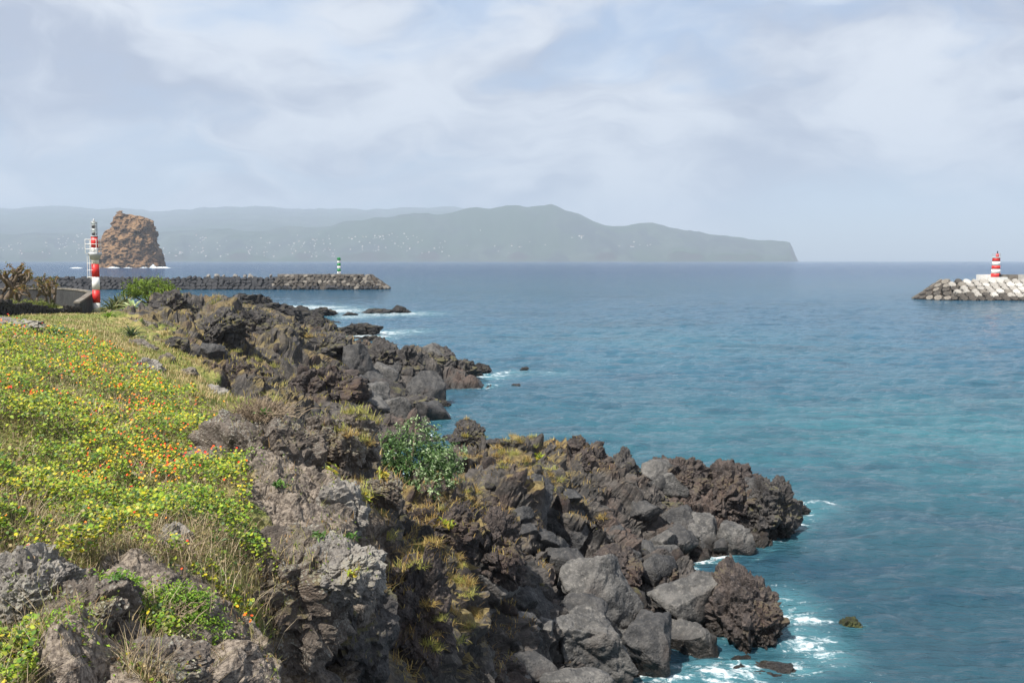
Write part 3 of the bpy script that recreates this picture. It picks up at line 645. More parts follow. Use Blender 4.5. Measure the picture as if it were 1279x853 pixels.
 (178, 408, 26, 14, 62, L, 'lichen', 'flat grey rock on the turf below the pale rosette agave', 4),
 (262, 498, 50, 26, 25, L, 'lichen_pale', 'pale flat rock at the end of the flower slope', 5),
]
M['mossrock'] = rock_mat('weedy_rock', lin(40, 40, 30), lin(58, 64, 36), lin(78, 86, 46), lin(50, 46, 36), 0.4, 0, 0.3, 0.7, 12)
for i, r in enumerate(rocks):
    px, py, wp, hp, d, st, mt, lab, sub = r
    rock(px, py, wp, hp, d, st, mt, lab, 100 + i * 3, sub)
# further boulders packed between bank, big boulders and water
brs = random.Random(55); placed = 0
for (pa, da, cnt, s0, s1, lab, grp) in [((575, 860), (18.5, 29), 36, .28, .58, 'angular boulder packed in the pile below the shaded cliff', 'boulders of the pile below the cliff'),
                              ((770, 985), (29, 36), 16, .3, .7, 'angular boulder at the waterside foot of the promontory', 'boulders at the foot of the promontory'),
                              ((430, 590), (58, 86), 22, .5, 1.3, 'angular boulder heaped on the rocky point beyond the cove', 'boulders heaped on the rocky point')]:
    for i in range(cnt):
        d = brs.uniform(*da); x = (brs.uniform(*pa) - 639.5) / F * d; z = gz_ = float(ground([x], [d])[0])
        if z < -0.35 or z > 3.2: continue
        r0 = brs.uniform(s0, s1); V, T = rock_mesh((r0, r0 * brs.uniform(.75, 1), r0 * brs.uniform(.6, .9)), 1500 + placed * 3, B, 4); placed += 1
        bmat = brs.choice(['basalt', 'basalt_dark', 'basalt_dark']); tone_ = {'basalt': 'pale grey', 'basalt_dark': 'dark grey'}[bmat]; size_ = 'big' if r0 > (s0 + s1) / 2 else 'small'
        o = link('boulder', mesh_np('boulder', V, None, T, True), M[bmat], loc=(x, d, max(z, -.1) + r0 * .25))
        o.rotation_euler = (brs.uniform(-.3, .3), brs.uniform(-.3, .3), brs.uniform(0, 6)); tag(o, '%s %s %s' % (size_, tone_, lab), 'boulder', '%s %s %s' % (size_, tone_, grp))
# loose rubble between the big rocks
rub = []
for k in range(4):
    V, T = rock_mesh((1, 0.9, 0.75), 900 + k, L if k % 2 else B, 3); rub.append(mesh_np('rubble_rock', V, None, T, True))
    V2 = rub[-1]
areas = [((560, 740), (17, 30), 60, 0.14, 0.34, 'among the big grey boulders'), ((780, 985), (24, 37), 40, 0.14, 0.4, 'at the foot of the lava promontory'), ((440, 600), (60, 86), 45, 0.2, 0.55, 'on the rocky point beyond the cove'),
         ((250, 420), (40, 100), 40, 0.2, 0.5, 'in the gully below the cave crag'), ((460, 560), (12, 22), 25, 0.08, 0.2, 'on the grassy brown bank')]
tone = {'lava': 'dark brown-grey', 'basalt_dark': 'smooth grey', 'scoria': 'red-brown'}
rub_m = ['lava', 'basalt_dark', 'scoria']
rubble = {}
for k in range(4):
    for mm in rub_m:
        c = rub[k].copy(); c.materials.append(M[mm]); rubble[(k, mm)] = c
for (pa, da, cnt, s0, s1, where) in areas:
    xs = []; 
    for _ in range(cnt):
        d = rnd.uniform(*da); px = rnd.uniform(*pa); xs.append(((px - 639.5) / F * d, d))
    zz = ground(*np.array(xs).T)
    for (x, y), z in zip(xs, zz):
        if z < -0.3: continue
        mm = rnd.choice(rub_m); o = link('rubble_rock', rubble[(rnd.randrange(4), mm)], loc=(x, y, z + 0.05))
        s = rnd.uniform(s0, s1); o.scale = (s, s * rnd.uniform(.7, 1.1), s * rnd.uniform(.6, 1)); o.rotation_euler = (rnd.uniform(0, 6), rnd.uniform(0, 6), rnd.uniform(0, 6))
        tag(o, 'small loose %s stone %s' % (tone[mm], where), 'stone', 'loose %s stones %s' % (tone[mm], where))

# foam where the sea works on the rocks
for px, py, r, s in [(990, 770, 1.5, .8), (1010, 800, 1.6, .75), (985, 750, 1.5, .7), (900, 845, 1.4, .8), (850, 850, 1.1, .75), (1030, 820, 1.4, .7), (1000, 835, 1.0, .75), (930, 838, 1.0, .9), (990, 655, 1.0, .85), (1000, 640, 1.4, .75), (1020, 630, 2.0, .55),
                     (610, 470, 3.5, .75), (640, 466, 4.0, .65), (600, 482, 2.5, .6), (690, 466, 4, .5), (455, 420, 7, .95), (480, 416, 7, .85), (505, 414, 7, .7), (425, 424, 4, .9), (400, 384, 12, 1.0), (375, 383, 10, 1.0), (420, 388, 12, 1.), (470, 393, 12, .85), (500, 392, 12, .9), (525, 391, 9, .7), (440, 396, 8, .8), (360, 386, 8, .9), (380, 402, 6, .7)]:
    p = sea(px, py); foam_spots.append((p.x, p.y, r, s))
for px, s in [(90, .7), (105, .75), (140, .9), (150, .8), (175, .7), (190, 1.0), (196, 1.0), (205, .95), (215, .9), (126, .7)]:
    p = sea(px, 334.7); foam_spots.append((p.x, p.y, 15 if px > 185 else 11, s))
for o in list(scene.objects):
    if o.name.startswith(('boulder', 'lava_outcrop')) and o.location.y > 21:
        bb = max(v[0] for v in o.bound_box), min(v[2] for v in o.bound_box)
        if o.location.z + bb[1] < 0.15 and o.location.z < 1.6: foam_spots.append((o.location.x + .15 * bb[0], o.location.y - .35 * bb[0], bb[0] * 1.25, rnd.uniform(.35, .7)))
setting(link('sea', sea_mesh(), sea_mat()))

# ------------------------------------------------------------------ far island with fields, cliffs and villages
ISL_Y0, ISL_Y1 = 8000.0, 16200.0
prof = [(-900, 272), (-300, 276), (0, 288), (120, 290), (250, 288), (400, 281), (500, 269), (600, 260), (660, 257), (690, 257), (712, 264), (732, 271), (752, 279), (772, 284), (790, 281), (815, 280), (850, 287), (880, 291), (905, 293), (930, 298), (955, 301), (975, 301), (986, 303), (992, 311), (997, 320), (1001, 325), (1012, 330)]
pp = np.array(prof, float)
def island_z(X, Y):
    px = X / Y * F + 639.5
    P = np.stack([X, Y, 0 * X], 1)
    hp = np.interp(px, pp[:, 0], 325.5 - pp[:, 1])
    rY = 9500.0
    zr = hp / F * rY + CAMH
    t = (Y - ISL_Y0) / (rY - ISL_Y0)
    up_ = np.clip(t, 0, 1); cliff = np.clip(zr * 0.45, 20, 80) * (0.15 + 0.85 * sstep(fbm(np.stack([px / 55, 0 * px, 0 * px], 1), 3, 0.55, 240), -0.35, 0.45)) * sstep(up_, 0.0, 0.07)
    z1 = cliff + (zr - cliff) * np.where(t <= 1, sstep(up_, 0.02, 1.06) * 0.55 + up_ * 0.45, 1 - np.clip((t - 1) * 0.55, 0, 1.2))
    # the long flank of the volcano behind, rising into the murk
    m = 1 - sstep(px, 560, 760)
    tt = np.clip((Y - 8000) / 8000, 0, 1)
    hh = np.interp(tt, [0, 0.05, 0.2, 0.42, 0.7, 1.0], [0, 6, 24, 43, 57, 65])
    z2 = hh / F * Y * m * (1 + 0.08 * fbm(np.stack([px / 130, 0 * px, 0 * px], 1), 3, 0.5, 230))
    z = np.maximum(z1, z2)
    z = z + (26 * fbm(P / 900, 5, 0.55, 200) - 22 * billow(P / np.array([420, 1500, 1]), 3, 0.5, 205) + 12) * sstep(z, 40, 200)
    edge = sstep(1004 - px, 0, 20)
    return np.where((px > 1003) | (Y < ISL_Y0 + 1), -30, z * edge - 30 * (1 - edge))
us = np.linspace(-0.95, 0.31, 430); ys = ISL_Y0 + (ISL_Y1 - ISL_Y0) * np.linspace(0, 1, 130) ** 1.7
U_, Y_ = np.meshgrid(us, ys); Y_ = Y_.ravel(); X_ = U_.ravel() * Y_
Z_ = island_z(X_, Y_)
ii = np.arange(430 * 130).reshape(130, 430)
Qs = np.stack([ii[:-1, :-1], ii[:-1, 1:], ii[1:, 1:], ii[1:, :-1]], -1).reshape(-1, 4); Qs = Qs[(Z_[Qs] > -25).any(1)]
m, t, b = mat_new('island_land'); co = t.n.new('ShaderNodeTexCoord').outputs['Object']
geo = t.n.new('ShaderNodeNewGeometry'); nz = t.n.new('ShaderNodeSeparateXYZ'); t.link(geo.outputs['Normal'], nz.inputs[0])
fld = t.voro(t.mapping(co, (0.006, 0.0028, 0.0)), 1.0, 'F1', 'Color'); sf = t.n.new('ShaderNodeSeparateColor'); t.link(fld, sf.inputs[0])
c = t.mix(sf.outputs[0], lin(30, 40, 38), lin(62, 72, 58)); c = t.mix(t.ramp(t.noise(co, 0.0011, 5, 0.6), 0.46, 0.58), c, lin(40, 58, 34))
c = t.mix(t.ramp(nz.outputs[2], 0.86, 0.70), c, lin(50, 46, 42)); c = t.mix(t.math('MULTIPLY', t.ramp(t.noise(co, 0.004, 4, 0.6), 0.5, 0.6), 0.5), c, lin(36, 52, 30))
t.link(c, b.inputs['Base Color']); b.inputs['Roughness'].default_value = 0.95
hills = setting(link('hills', mesh_np('hills', np.stack([X_, Y_, Z_], 1), Qs), m))
mb = MB(); mb.box((0, 0, 3), (13, 10, 10)); mb.add([(-7, -5.6, 8), (7, -5.6, 8), (7, 5.6, 8), (-7, 5.6, 8), (-7, 0, 11.5), (7, 0, 11.5)], [(0, 1, 5, 4), (2, 3, 4, 5), (0, 4, 3), (1, 2, 5)])
hm = mb.mesh('house'); hm.materials.append(M['white']); hm.materials.append(paint('roof_tile', lin(150, 92, 70)))
hm.polygons.foreach_set('material_index', [0] * 6 + [1] * 4)
for ci, (cx, cy, sx_, sy_, cnt) in enumerate([(215, 315, 26, 5, 34), (105, 305, 24, 7, 34), (75, 310, 18, 6, 16), (262, 302, 14, 4, 12), (450, 303, 40, 7, 40), (480, 297, 24, 4, 18), (550, 312, 18, 4, 12), (390, 317, 30, 4, 18), (330, 311, 24, 6, 20), (640, 309, 16, 3, 8), (790, 307, 12, 2, 8), (720, 299, 8, 2, 5), (380, 300, 30, 6, 14), (20, 308, 20, 7, 16), (150, 290, 30, 5, 12)]):
    where = 'behind the sea stack' if cx < 320 else ('above the green harbour light' if cx < 600 else 'below the island ridge towards the cape')
    for _ in range(cnt):
        px, py = rnd.gauss(cx, sx_), min(321, rnd.gauss(cy, sy_))
        rx, ry, rz = ray(px, py); ds = np.linspace(8060, 16000, 400); zs = island_z(rx / ry * ds, ds); hit = np.nonzero(zs > CAMH + rz / ry * ds)[0]
        if len(hit) == 0: continue
        d = ds[hit[0]]
        o = link('house', hm, loc=(rx / ry * d, d, zs[hit[0]])); s = rnd.uniform(0.42, 0.9); o.scale = (s, s, s * rnd.uniform(.8, 1.1)); o.rotation_euler = (0, 0, rnd.uniform(-.7, .7))
        tag(o, 'tiny white house on the far hazy island %s' % where, 'house', 'far island houses %s' % where)

# ------------------------------------------------------------------ sea stack
def sea_stack():
    d = 1381.0; k = d / F; c = sea(163, 334.5) * 1.0; c = Vector((c.x * 1.022, c.y * 1.022, 0)); nz_, na = 150, 260
    lp = np.array([(0, 121), (10, 123), (24, 125), (36, 128), (44, 135), (50, 140), (56, 145), (62, 148), (68, 150), (71, 152), (73, 154)], float)
    rp = np.array([(0, 205), (8, 202), (20, 199.5), (30, 198), (34, 198.5), (42, 197), (50, 196), (56, 193), (60, 191), (64, 181), (68, 160), (71, 157), (73, 156)], float)
    hs = np.concatenate([[-4], np.linspace(0, 71.5, nz_ - 1)]); V = []
    for h in hs:
        l = np.interp(h, lp[:, 0], lp[:, 1]) - 163; r = np.interp(h, rp[:, 0], rp[:, 1]) - 163
        a = np.linspace(0, 2 * math.pi, na, endpoint=False)
        ca, sa = np.cos(a), np.sin(a); e = 0.8
        x = (l + r) / 2 + (r - l) / 2 * np.sign(ca) * np.abs(ca) ** e; y = (r - l) / 2 * 0.75 * np.sign(sa) * np.abs(sa) ** e
        V.append(np.stack([x * k, y * k, np.full(na, h * k)], 1))
    V = np.concatenate(V); N_ = V.copy(); N_[:, 2] = 0; N_ /= np.maximum(np.linalg.norm(N_, axis=1), 1)[:, None]
    Pn = V + 400
    w3 = np.stack([fbm(Pn / 14, 3, 0.5, 310 + q) for q in range(3)], 1)
    Ps = Pn + w3 * 5
    dip = Ps @ np.array([[1, 0, .25], [0, 1, 0], [-.3, 0, 1.15]])      # slanting beds
    dsp = crag(dip, 1.0, ((26.0, 5.5, 0.8), (11.0, 3.0, 0.9), (4.5, 1.5, 1.0)), 300, 0.3) + 3.0 * fbm(Pn / 20, 4, 0.55, 306)
    V = V + N_ * dsp[:, None]; V[:, 2] += 1.4 * fbm(Pn / 6, 3, .5, 320) * (V[:, 2] > 2) + 1.5 * sstep(V[:, 2], 60, 78) * fbm(Pn / 3.5, 2, .5, 321)
    ii = np.arange(nz_ * na).reshape(nz_, na); jj = np.roll(ii, -1, 1)
    Qk = np.stack([ii[:-1], jj[:-1], jj[1:], ii[1:]], -1).reshape(-1, 4)
    top = len(V); V = np.vstack([V, [V[-na:].mean(0) + (0, 0, 0.8)]]); Tk = np.stack([ii[-1], jj[-1], np.full(na, top)], 1)
    o = link('sea_stack', mesh_np('sea_stack', V, Qk, Tk, True), M['stack'], loc=c)
    tag(o, 'tall brown rocky sea stack with surf at its foot', 'sea stack')
sea_stack()
def surf():
    V = []; Q_ = []; pc = sea(163, 334.5)
    for px0, px1, hmax, dd in [(136, 150, 1.8, 1340), (157, 165, 1.2, 1345), (177, 185, 1.7, 1345), (189, 196, 5.5, 1352), (193, 214, 2.0, 1345), (90, 104, 1.4, 1300)]:
        n = 46; b0 = len(V)
        for i in range(n):
            f = i / (n - 1); x = ((px0 + (px1 - px0) * f) - 639.5) / F * dd; h = hmax * math.sin(math.pi * f) ** .6 * (0.35 + 0.65 * rnd.random())
            for k, (dy, hz_) in enumerate(((-6, -.2), (-2.5, .55), (0, 1.0), (3, .5), (7, -.2))): V.append((x + rnd.uniform(-.4, .4), dd + dy + rnd.uniform(-.5, .5), h * hz_ + (0 if hz_ < 0 else rnd.uniform(-.25, .25))))
        for i in range(n - 1):
            for k in range(4): a = b0 + i * 5 + k; Q_.append((a, a + 5, a + 6, a + 1))
    m, t, b = mat_new('surf_foam'); co = t.n.new('ShaderNodeTexCoord').outputs['Object']
    t.link(t.mix(t.noise(co, .6, 4), lin(206, 216, 222), lin(240, 243, 244)), b.inputs['Base Color']); b.inputs['Roughness'].default_value = .9
    setting(link('surf', mesh_np('surf', V, np.array(Q_)), m), 'stuff')
surf()

# ------------------------------------------------------------------ breakwaters
def bevel_block(size, jit=0.06, cross=False):
    bm = bmesh.new()
    if cross:                                # square armour unit with its corners notched out
        a, n = 0.5, 0.2
        pts = [(-a + n, -a), (a - n, -a), (a - n, -a + n), (a, -a + n), (a, a - n), (a - n, a - n), (a - n, a), (-a + n, a), (-a + n, a - n), (-a, a - n), (-a, -a + n), (-a + n, -a + n)]
        lo = [bm.verts.new((x, y, -0.35)) for x, y in pts]; hi = [bm.verts.new((x * 0.9, y * 0.9, 0.35)) for x, y in pts]
        bm.faces.new(lo[::-1]); bm.faces.new(hi)
        for i in range(12): bm.faces.new((lo[i], lo[(i + 1) % 12], hi[(i + 1) % 12], hi[i]))
    else:
        bmesh.ops.create_cube(bm, size=1.0)
        for v in bm.verts: v.co += Vector((rnd.uniform(-jit, jit), rnd.uniform(-jit, jit), rnd.uniform(-jit, jit)))
        bmesh.ops.bevel(bm, geom=bm.edges[:], offset=0.11, segments=1, affect='EDGES')
    for v in bm.verts: v.co = Vector((v.co.x * size[0], v.co.y * size[1], v.co.z * size[2]))
    me = bpy.data.meshes.new('armour_block'); bm.to_mesh(me); bm.free(); return me
def part(parent, name, me, loc, rot, scale=1.0):
    o = bpy.data.objects.new(name, me); COL.objects.link(o); o.parent = parent
    o.location = loc; o.rotation_euler = rot; o.scale = (scale,) * 3 if not hasattr(scale, '__len__') else scale; return o
def withmat(me, m): c = me.copy(); c.materials.append(m); return c
# far breakwater: local x along the wall, seaward head at +x
bwA = thing('breakwater', 'long low breakwater of black armour stones ending in weathered concrete blocks', 'breakwater', sea(300, 362))
loc0 = bwA.location; kA = loc0.y / F
def bx_(px): return (px - 300) * kA
topA, topB = 4.0, 4.9
mb = MB()
def wedge(mb, x0, x1, h, run, back):
    v = [(x0, 0.3, -1), (x1, 0.3, -1), (x1, run, h), (x0, run, h), (x0, run + back, h), (x1, run + back, h), (x0, run + back + run, -1), (x1, run + back + run, -1)]
    mb.add(v, [(0, 1, 2, 3), (3, 2, 5, 4), (4, 5, 7, 6), (0, 3, 4, 6), (1, 7, 5, 2)])
wedge(mb, bx_(-160), bx_(342), topA - 0.5, 5.0, 7.0); wedge(mb, bx_(336), bx_(455), topB - 0.6, 5.8, 6.0)
mb.build('core', M['armour'], bwA)
stones = [withmat(bevel_block((1.75, 1.5, 1.3), 0.14), M['armour']) for _ in range(5)]
conc = [withmat(bevel_block((1.75, 1.3, 1.4), 0.10), mm) for mm in (M['concrete'], M['concrete_dark'], M['concrete_dark'], M['armour'])]
nst = 0
for r_ in range(4):
    x = bx_(60) + (r_ % 2) * 0.9
    while x < bx_(340):
        f = (r_ + 0.35) / 4
        part(bwA, 'armour_stone', rnd.choice(stones), (x, f * 5.2 - 0.2 + rnd.uniform(-.2, .2), f * topA * 1.02 + rnd.uniform(-.15, .15)), (rnd.uniform(.3, 1.1), rnd.uniform(-.5, .5), rnd.uniform(-.5, .5)), rnd.uniform(.9, 1.15))
        x += rnd.uniform(1.75, 2.05); nst += 1
rest = MB()
for r_ in range(4):                          # hidden stretch behind the trees
    x = bx_(-150)
    while x < bx_(60):
        f = (r_ + 0.35) / 4; rest.box((x, f * 5.2 - 0.2, f * topA), (1.7, 1.5, 1.4), Matrix.Rotation(rnd.uniform(.4, 1), 3, 'X') @ Matrix.Rotation(rnd.uniform(-.4, .4), 3, 'Z'), 0.12); x += 1.9
setting(rest.build('armour_stone_pile', M['armour'], bwA), 'stuff')
for r_ in range(5):
    f = (r_ + 0.4) / 5; xe = bx_(480 - 27 * f)
    x = bx_(337) + r_ * 0.8
    while x < xe:
        y = f * 6.0 - 0.2
        m_ = conc[3] if r_ == 0 and rnd.random() < .6 else (conc[2] if rnd.random() < .45 - f * .3 else rnd.choice(conc[:2]))
        part(bwA, 'concrete_block', m_, (x, y + max(0, x - bx_(455)) * 0.5, f * topB), (rnd.uniform(.2, 1.3), rnd.uniform(-.6, .6), rnd.uniform(-1.5, 1.5)), rnd.uniform(.85, 1.15)); x += rnd.uniform(1.5, 1.8); nst += 1
for r_ in range(5):                          # rounded head
    f = (r_ + 0.4) / 5; rad = 9.5 - 6.5 * f
    n = int(rad * 1.25)
    for i in range(n):
        a = -0.9 + i / n * 2.4
        part(bwA, 'concrete_block', rnd.choice(conc[:3]), (bx_(448) + rad * math.cos(a) , 8.0 + rad * math.sin(a) * 0.85, f * topB), (rnd.uniform(-.6, .6), rnd.uniform(.3, .8), a), rnd.uniform(.85, 1.1)); nst += 1
mb = MB(); mb.box((bx_(395), 9.0, topB - 0.1), (30, 3.0, 0.9)); mb.build('crest_slab', M['concrete'], bwA)
for i, (px, hh) in enumerate([(253, 5), (264, 7), (272, 4), (287, 6), (299, 5), (306, 7), (332, 4), (347, 5)]):
    V, T = rock_mesh((0.30 + 0.08 * hh, 0.7, hh * kA / 2), 700 + i, B, 3)
    o = link('boulder', mesh_np('boulder', V, None, T, True), M['concrete_pale0'], loc=(loc0.x + bx_(px), loc0.y + 7.5, topA + 0.5))
    tag(o, 'pale boulder sitting on top of the long black breakwater', 'boulder', 'pale boulders on the breakwater top')
def banded_tower(t, z0, bands, r0, r1, mats, n=24):
    tot = sum(bands); z = z0
    for i, h in enumerate(bands):
        ra = r0 + (r1 - r0) * (z - z0) / tot; rb = r0 + (r1 - r0) * (z + h - z0) / tot
        mb = MB(); mb.lathe([(ra, z), (rb, z + h)], n); mb.build('band', mats[i % len(mats)], t, True); z += h
    return z
for o_ in [thing('harbour_light', 'slim green and white banded harbour light on the long breakwater', 'lighthouse', ((424 - 639.5) / F * (loc0.y + 8.5), loc0.y + 8.5, topB + 0.3))]:
    zt = banded_tower(o_, 0.0, [0.95] * 5, 0.64, 0.60, [M['white'], M['green']])
    mb = MB(); mb.lathe([(0.72, zt), (0.72, zt + 0.08)], 20); gal = mb.build('gallery', M['white'], o_)
    mb = MB(); mb.lathe([(0.5, zt + .08), (0.55, zt + .9), (0.4, zt + 1.1)], 16); mb.build('lantern', M['green'], o_, True)
    mb = MB(); mb.ring(0.68, zt + 0.55, 0.03); mb.ring(0.68, zt + 0.95, 0.03)
    for i in range(8): mb.tube([(0.68 * math.cos(i * .785), 0.68 * math.sin(i * .785), zt + .08), (0.68 * math.cos(i * .785), 0.68 * math.sin(i * .785), zt + .95)], .025, 4)
    mb.build('railing', M['green'], gal)
    mb = MB(); mb.box((0, -0.63, 0.5), (0.4, 0.08, 0.9)); mb.build('door', M['steel'], o_)
    mb = MB(); mb.box((0, 0, -0.35), (2.6, 2.6, 0.7)); mb.build('base', M['concrete'], o_)
# near right breakwater
bwB = thing('breakwater', 'rubble breakwater of bleached interlocking concrete blocks with a parapet', 'breakwater', sea(1210, 375.5))
lb = bwB.location; kB = lb.y / F
def bp_(px): return (px - 1210 + 21) * kB      # its axis stands some metres behind the measured waterline
topC = 5.0
mb = MB(); wedge(mb, bp_(1188), bp_(1430), topC - 0.7, 6.0, 7.0); mb.build('core', M['armour'], bwB)
M['concrete_pale'] = rock_mat('pale_concrete', lin(140, 135, 127), lin(172, 167, 159), lin(194, 189, 181), lin(128, 116, 102), 0.4, 0, 0, 0.3, 2.5, scale=0.6)
crossm = {q: withmat(bevel_block((1.95, 1.95, 1.4), cross=True), M[q]) for q in ('concrete', 'concrete_white', 'concrete_pale', 'concrete_dark')}
sl = math.atan2(topC, 6.5)
for r_ in range(6):
    f = (r_ + 0.3) / 6; x = bp_(1162 + 24 * f) + (r_ % 2) * 1.0
    while x < bp_(1430):
        q = 'concrete_dark' if r_ < 1 or (r_ < 2 and rnd.random() < .4) or (x < bp_(1190) and rnd.random() < .7) else rnd.choice(['concrete_white', 'concrete_pale', 'concrete_pale', 'concrete_pale', 'concrete'])
        part(bwB, 'concrete_block', crossm[q], (x, f * 6.5 + max(0, bp_(1186) - x) * 0.6, f * topC + rnd.uniform(-.12, .12)), (sl + rnd.uniform(-.16, .16), rnd.uniform(-.16, .16), rnd.uniform(-.12, .12)), rnd.uniform(.9, 1.05)); x += 2.08
for r_ in range(5):
    f = (r_ + 0.3) / 5; rad = 10.0 - 7.0 * f; n = max(3, int(rad * 1.15))
    for i in range(n):
        a = math.pi * (0.55 + 0.85 * i / n)
        part(bwB, 'concrete_block', crossm['concrete_dark' if r_ < 3 and rnd.random() < .75 else 'concrete'], (bp_(1192) + rad * math.cos(a), 9.5 + rad * 0.95 * math.sin(a), f * topC), (0, -sl * 0.9 + rnd.uniform(-.15, .15), a - math.pi + rnd.uniform(-.2, .2)), rnd.uniform(.9, 1.05))
for i, (x0, x1, q) in enumerate([(1218, 1231, 'plinth_white'), (1231.4, 1236, 'plinth_white'), (1249, 1256, 'concrete'), (1256.5, 1269, 'concrete'), (1269.5, 1290, 'concrete_white'), (1290.5, 1330, 'concrete_white'), (1330.5, 1400, 'concrete_white')]):
    mb = MB(); mb.box(((bp_(x0) + bp_(x1)) / 2, 8.4, topC + 0.55), (bp_(x1) - bp_(x0), 1.2, 1.7)); mb.build('parapet_block', M[q], bwB)
lt = thing('lighthouse', 'stubby red and white banded lighthouse on a white plinth', 'lighthouse', ((1242.3 - 639.5) / F * (lb.y + 7.2), lb.y + 7.2, topC - 0.1))
mb = MB(); mb.box((0.2, 0, 0.3), (4.6, 2.6, 1.1)); mb.build('plinth', M['plinth_white'], lt)
zt = banded_tower(lt, 0.85, [0.95, 1.08, 0.9, 1.08, 0.95], 1.15, 0.92, [M['red'], M['white']])
mb = MB(); mb.lathe([(1.08, zt), (1.08, zt + 0.14)], 24); gal = mb.build('gallery', M['white'], lt)
mb = MB(); mb.lathe([(0.36, zt + .14), (0.36, zt + 1.0)], 16, (0.25, 0, 0)); lan = mb.build('lantern', M['red'], lt, True)
mb = MB(); mb.lathe([(0.14, zt + 1.0), (0.14, zt + 1.65), (0.05, zt + 1.7)], 10, (0.25, 0, 0)); mb.build('beacon_lamp', M['black'], lan, True)
mb = MB()
for zz in (0.5, 0.95): mb.ring(0.98, zt + .14 + zz, 0.03)
for i in range(10): a = i * .6283; mb.tube([(0.98 * math.cos(a), 0.98 * math.sin(a), zt + .14), (0.98 * math.cos(a), 0.98 * math.sin(a), zt + 1.1)], .03, 4)
mb.build('railing', M['steel'], gal)
mb = MB(); mb.box((0.62, -0.98, 1.3), (0.5, 0.25, 0.85)); mb.build('door', M['black'], lt)

# ------------------------------------------------------------------ leading-light mast
pm = at(121, 390, 81); gz = float(ground([pm.x], [pm.y])[0])
mast = thing('light_mast', 'red and white banded light mast with caged platform on the grass', 'mast', (pm.x, pm.y, min(gz, pm.z + 0.1) - 0.05))
z = 0.0
for h, mm in [(.85, 'white'), (1.05, 'red'), (1.05, 'white'), (1.05, 'red'), (.85, 'white')]:
    mb = MB(); mb.lathe([(.30, z), (.30 - .004, z + h)], 24); mb.build('band', M[mm], mast, True); z += h
mb = MB(); mb.lathe([(.30, z - .55), (.46, z - .18), (.52, z - .1), (.52, z + .08)], 24); plat = mb.build('platform', M['steel'], mast, True)
mb = MB(); mb.box((-.28, 0, z + .0), (.62, .9, .07)); mb.build('platform_grating', M['steel'], plat)
mb = MB(); mb.lathe([(.26, z + .08), (.26, z + .45)], 20); mb.build('band', M['white'], mast, True)
mb = MB(); mb.lathe([(.26, z + .45), (.26, z + 1.35)], 20); mb.build('band', M['red'], mast, True)
mb = MB(); mb.lathe([(.29, z + 1.35), (.29, z + 1.42)], 20); mb.build('head_plate', M['steel'], mast, True)
mb = MB()                                    # cage round the platform
for zz in (.35, .75, 1.12): mb.tube([(-.58, -.45, z + zz), (.32, -.45, z + zz), (.32, .45, z + zz), (-.58, .45, z + zz), (-.58, -.45, z + zz)], .022, 5)
for x, y in [(-.58, -.45), (-.13, -.45), (.32, -.45), (.32, .45), (-.13, .45), (-.58, .45)]: mb.tube([(x, y, z), (x, y, z + 1.15)], .025, 5)
mb.build('platform_railing', M['white'], plat)
mb = MB()                                    # ladder cage below
for zz in (-1.0, -1.55, -2.1): mb.ring(.30, z + zz + .2, .022, 14, (-.30, -.08))
for i in range(5): a = math.pi * .5 + i * math.pi / 4; mb.tube([(-.30 + .3 * math.cos(a), -.08 + .3 * math.sin(a), z - 2.0), (-.30 + .3 * math.cos(a), -.08 + .3 * math.sin(a), z - .2)], .02, 4)
mb.build('ladder_cage', M['white'], mast)
mb = MB()
for y in (-.12, .12): mb.tube([(-.36, y, z - 2.1), (-.36, y, z + .1)], .02, 4)
for i in range(9): mb.tube([(-.36, -.12, z - 2.0 + i * .25), (-.36, .12, z - 2.0 + i * .25)], .012, 4)
mb.build('ladder', M['steel'], mast)
mb = MB()
for i in range(4): a = .785 + i * math.pi / 2; mb.tube([(.24 * math.cos(a), .24 * math.sin(a), z + 1.42), (.24 * math.cos(a), .24 * math.sin(a), z + 2.55)], .028, 5)
mb.ring(.24, z + 1.95, .02, 14); mb.ring(.24, z + 2.5, .02, 14); mb.build('lantern_frame', M['steel'], mast)
for i in range(4):
    mb = MB(); zz = z + 1.44 + i * .29
    mb.lathe([(.10, zz), (.17, zz + .04), (.17, zz + .2), (.10, zz + .24)], 14); lmp = mb.build('lamp', M['black' if i % 2 == 0 else 'glass_lamp'], mast, True)
    mb = MB(); mb.lathe([(.185, zz + .245), (.185, zz + .275)], 14); mb.build('lamp_cap', M['white'], lmp)
mb = MB(); mb.lathe([(.06, z + 2.6), (.09, z + 2.68), (.02, z + 2.8)], 10); mb.build('finial', M['steel'], mast, True)
mb = MB(); mb.lathe([(.42, -.1), (.42, .06)], 20); mb.build('footing', M['concrete_dark'], mast)

# ------------------------------------------------------------------ walls by the mast
def gz1(x, y): return float(ground([x], [y])[0])
def smooth_path(pts, step):
    out = []
    for i in range(len(pts) - 1):
        a, b_ = np.array(pts[i]), np.array(pts[i + 1]); n = max(1, int(np.linalg.norm((b_ - a)[:2]) / step))
        for k in range(n): out.append(a + (b_ - a) * k / n)
    out.append(np.array(pts[-1])); return out
def wp(px, d, h): x = (px - 639.5) / F * d; return (x, d, h)
pts = smooth_path([wp(-130, 55, 1.3), wp(-50, 59, 1.25), wp(0, 63, 1.15), wp(35, 68, .85), wp(60, 71, .6), wp(80, 73, .6), wp(97, 75, .8)], .30)
wall = thing('dry_stone_wall', 'low curved dry stone wall of black lava stones round the garden', 'wall', (pts[len(pts) // 2][0], pts[len(pts) // 2][1], 6.0))
wx, wy, wz = wall.location
gzs = ground(np.array([p[0] for p in pts]), np.array([p[1] for p in pts]))
mb = MB()
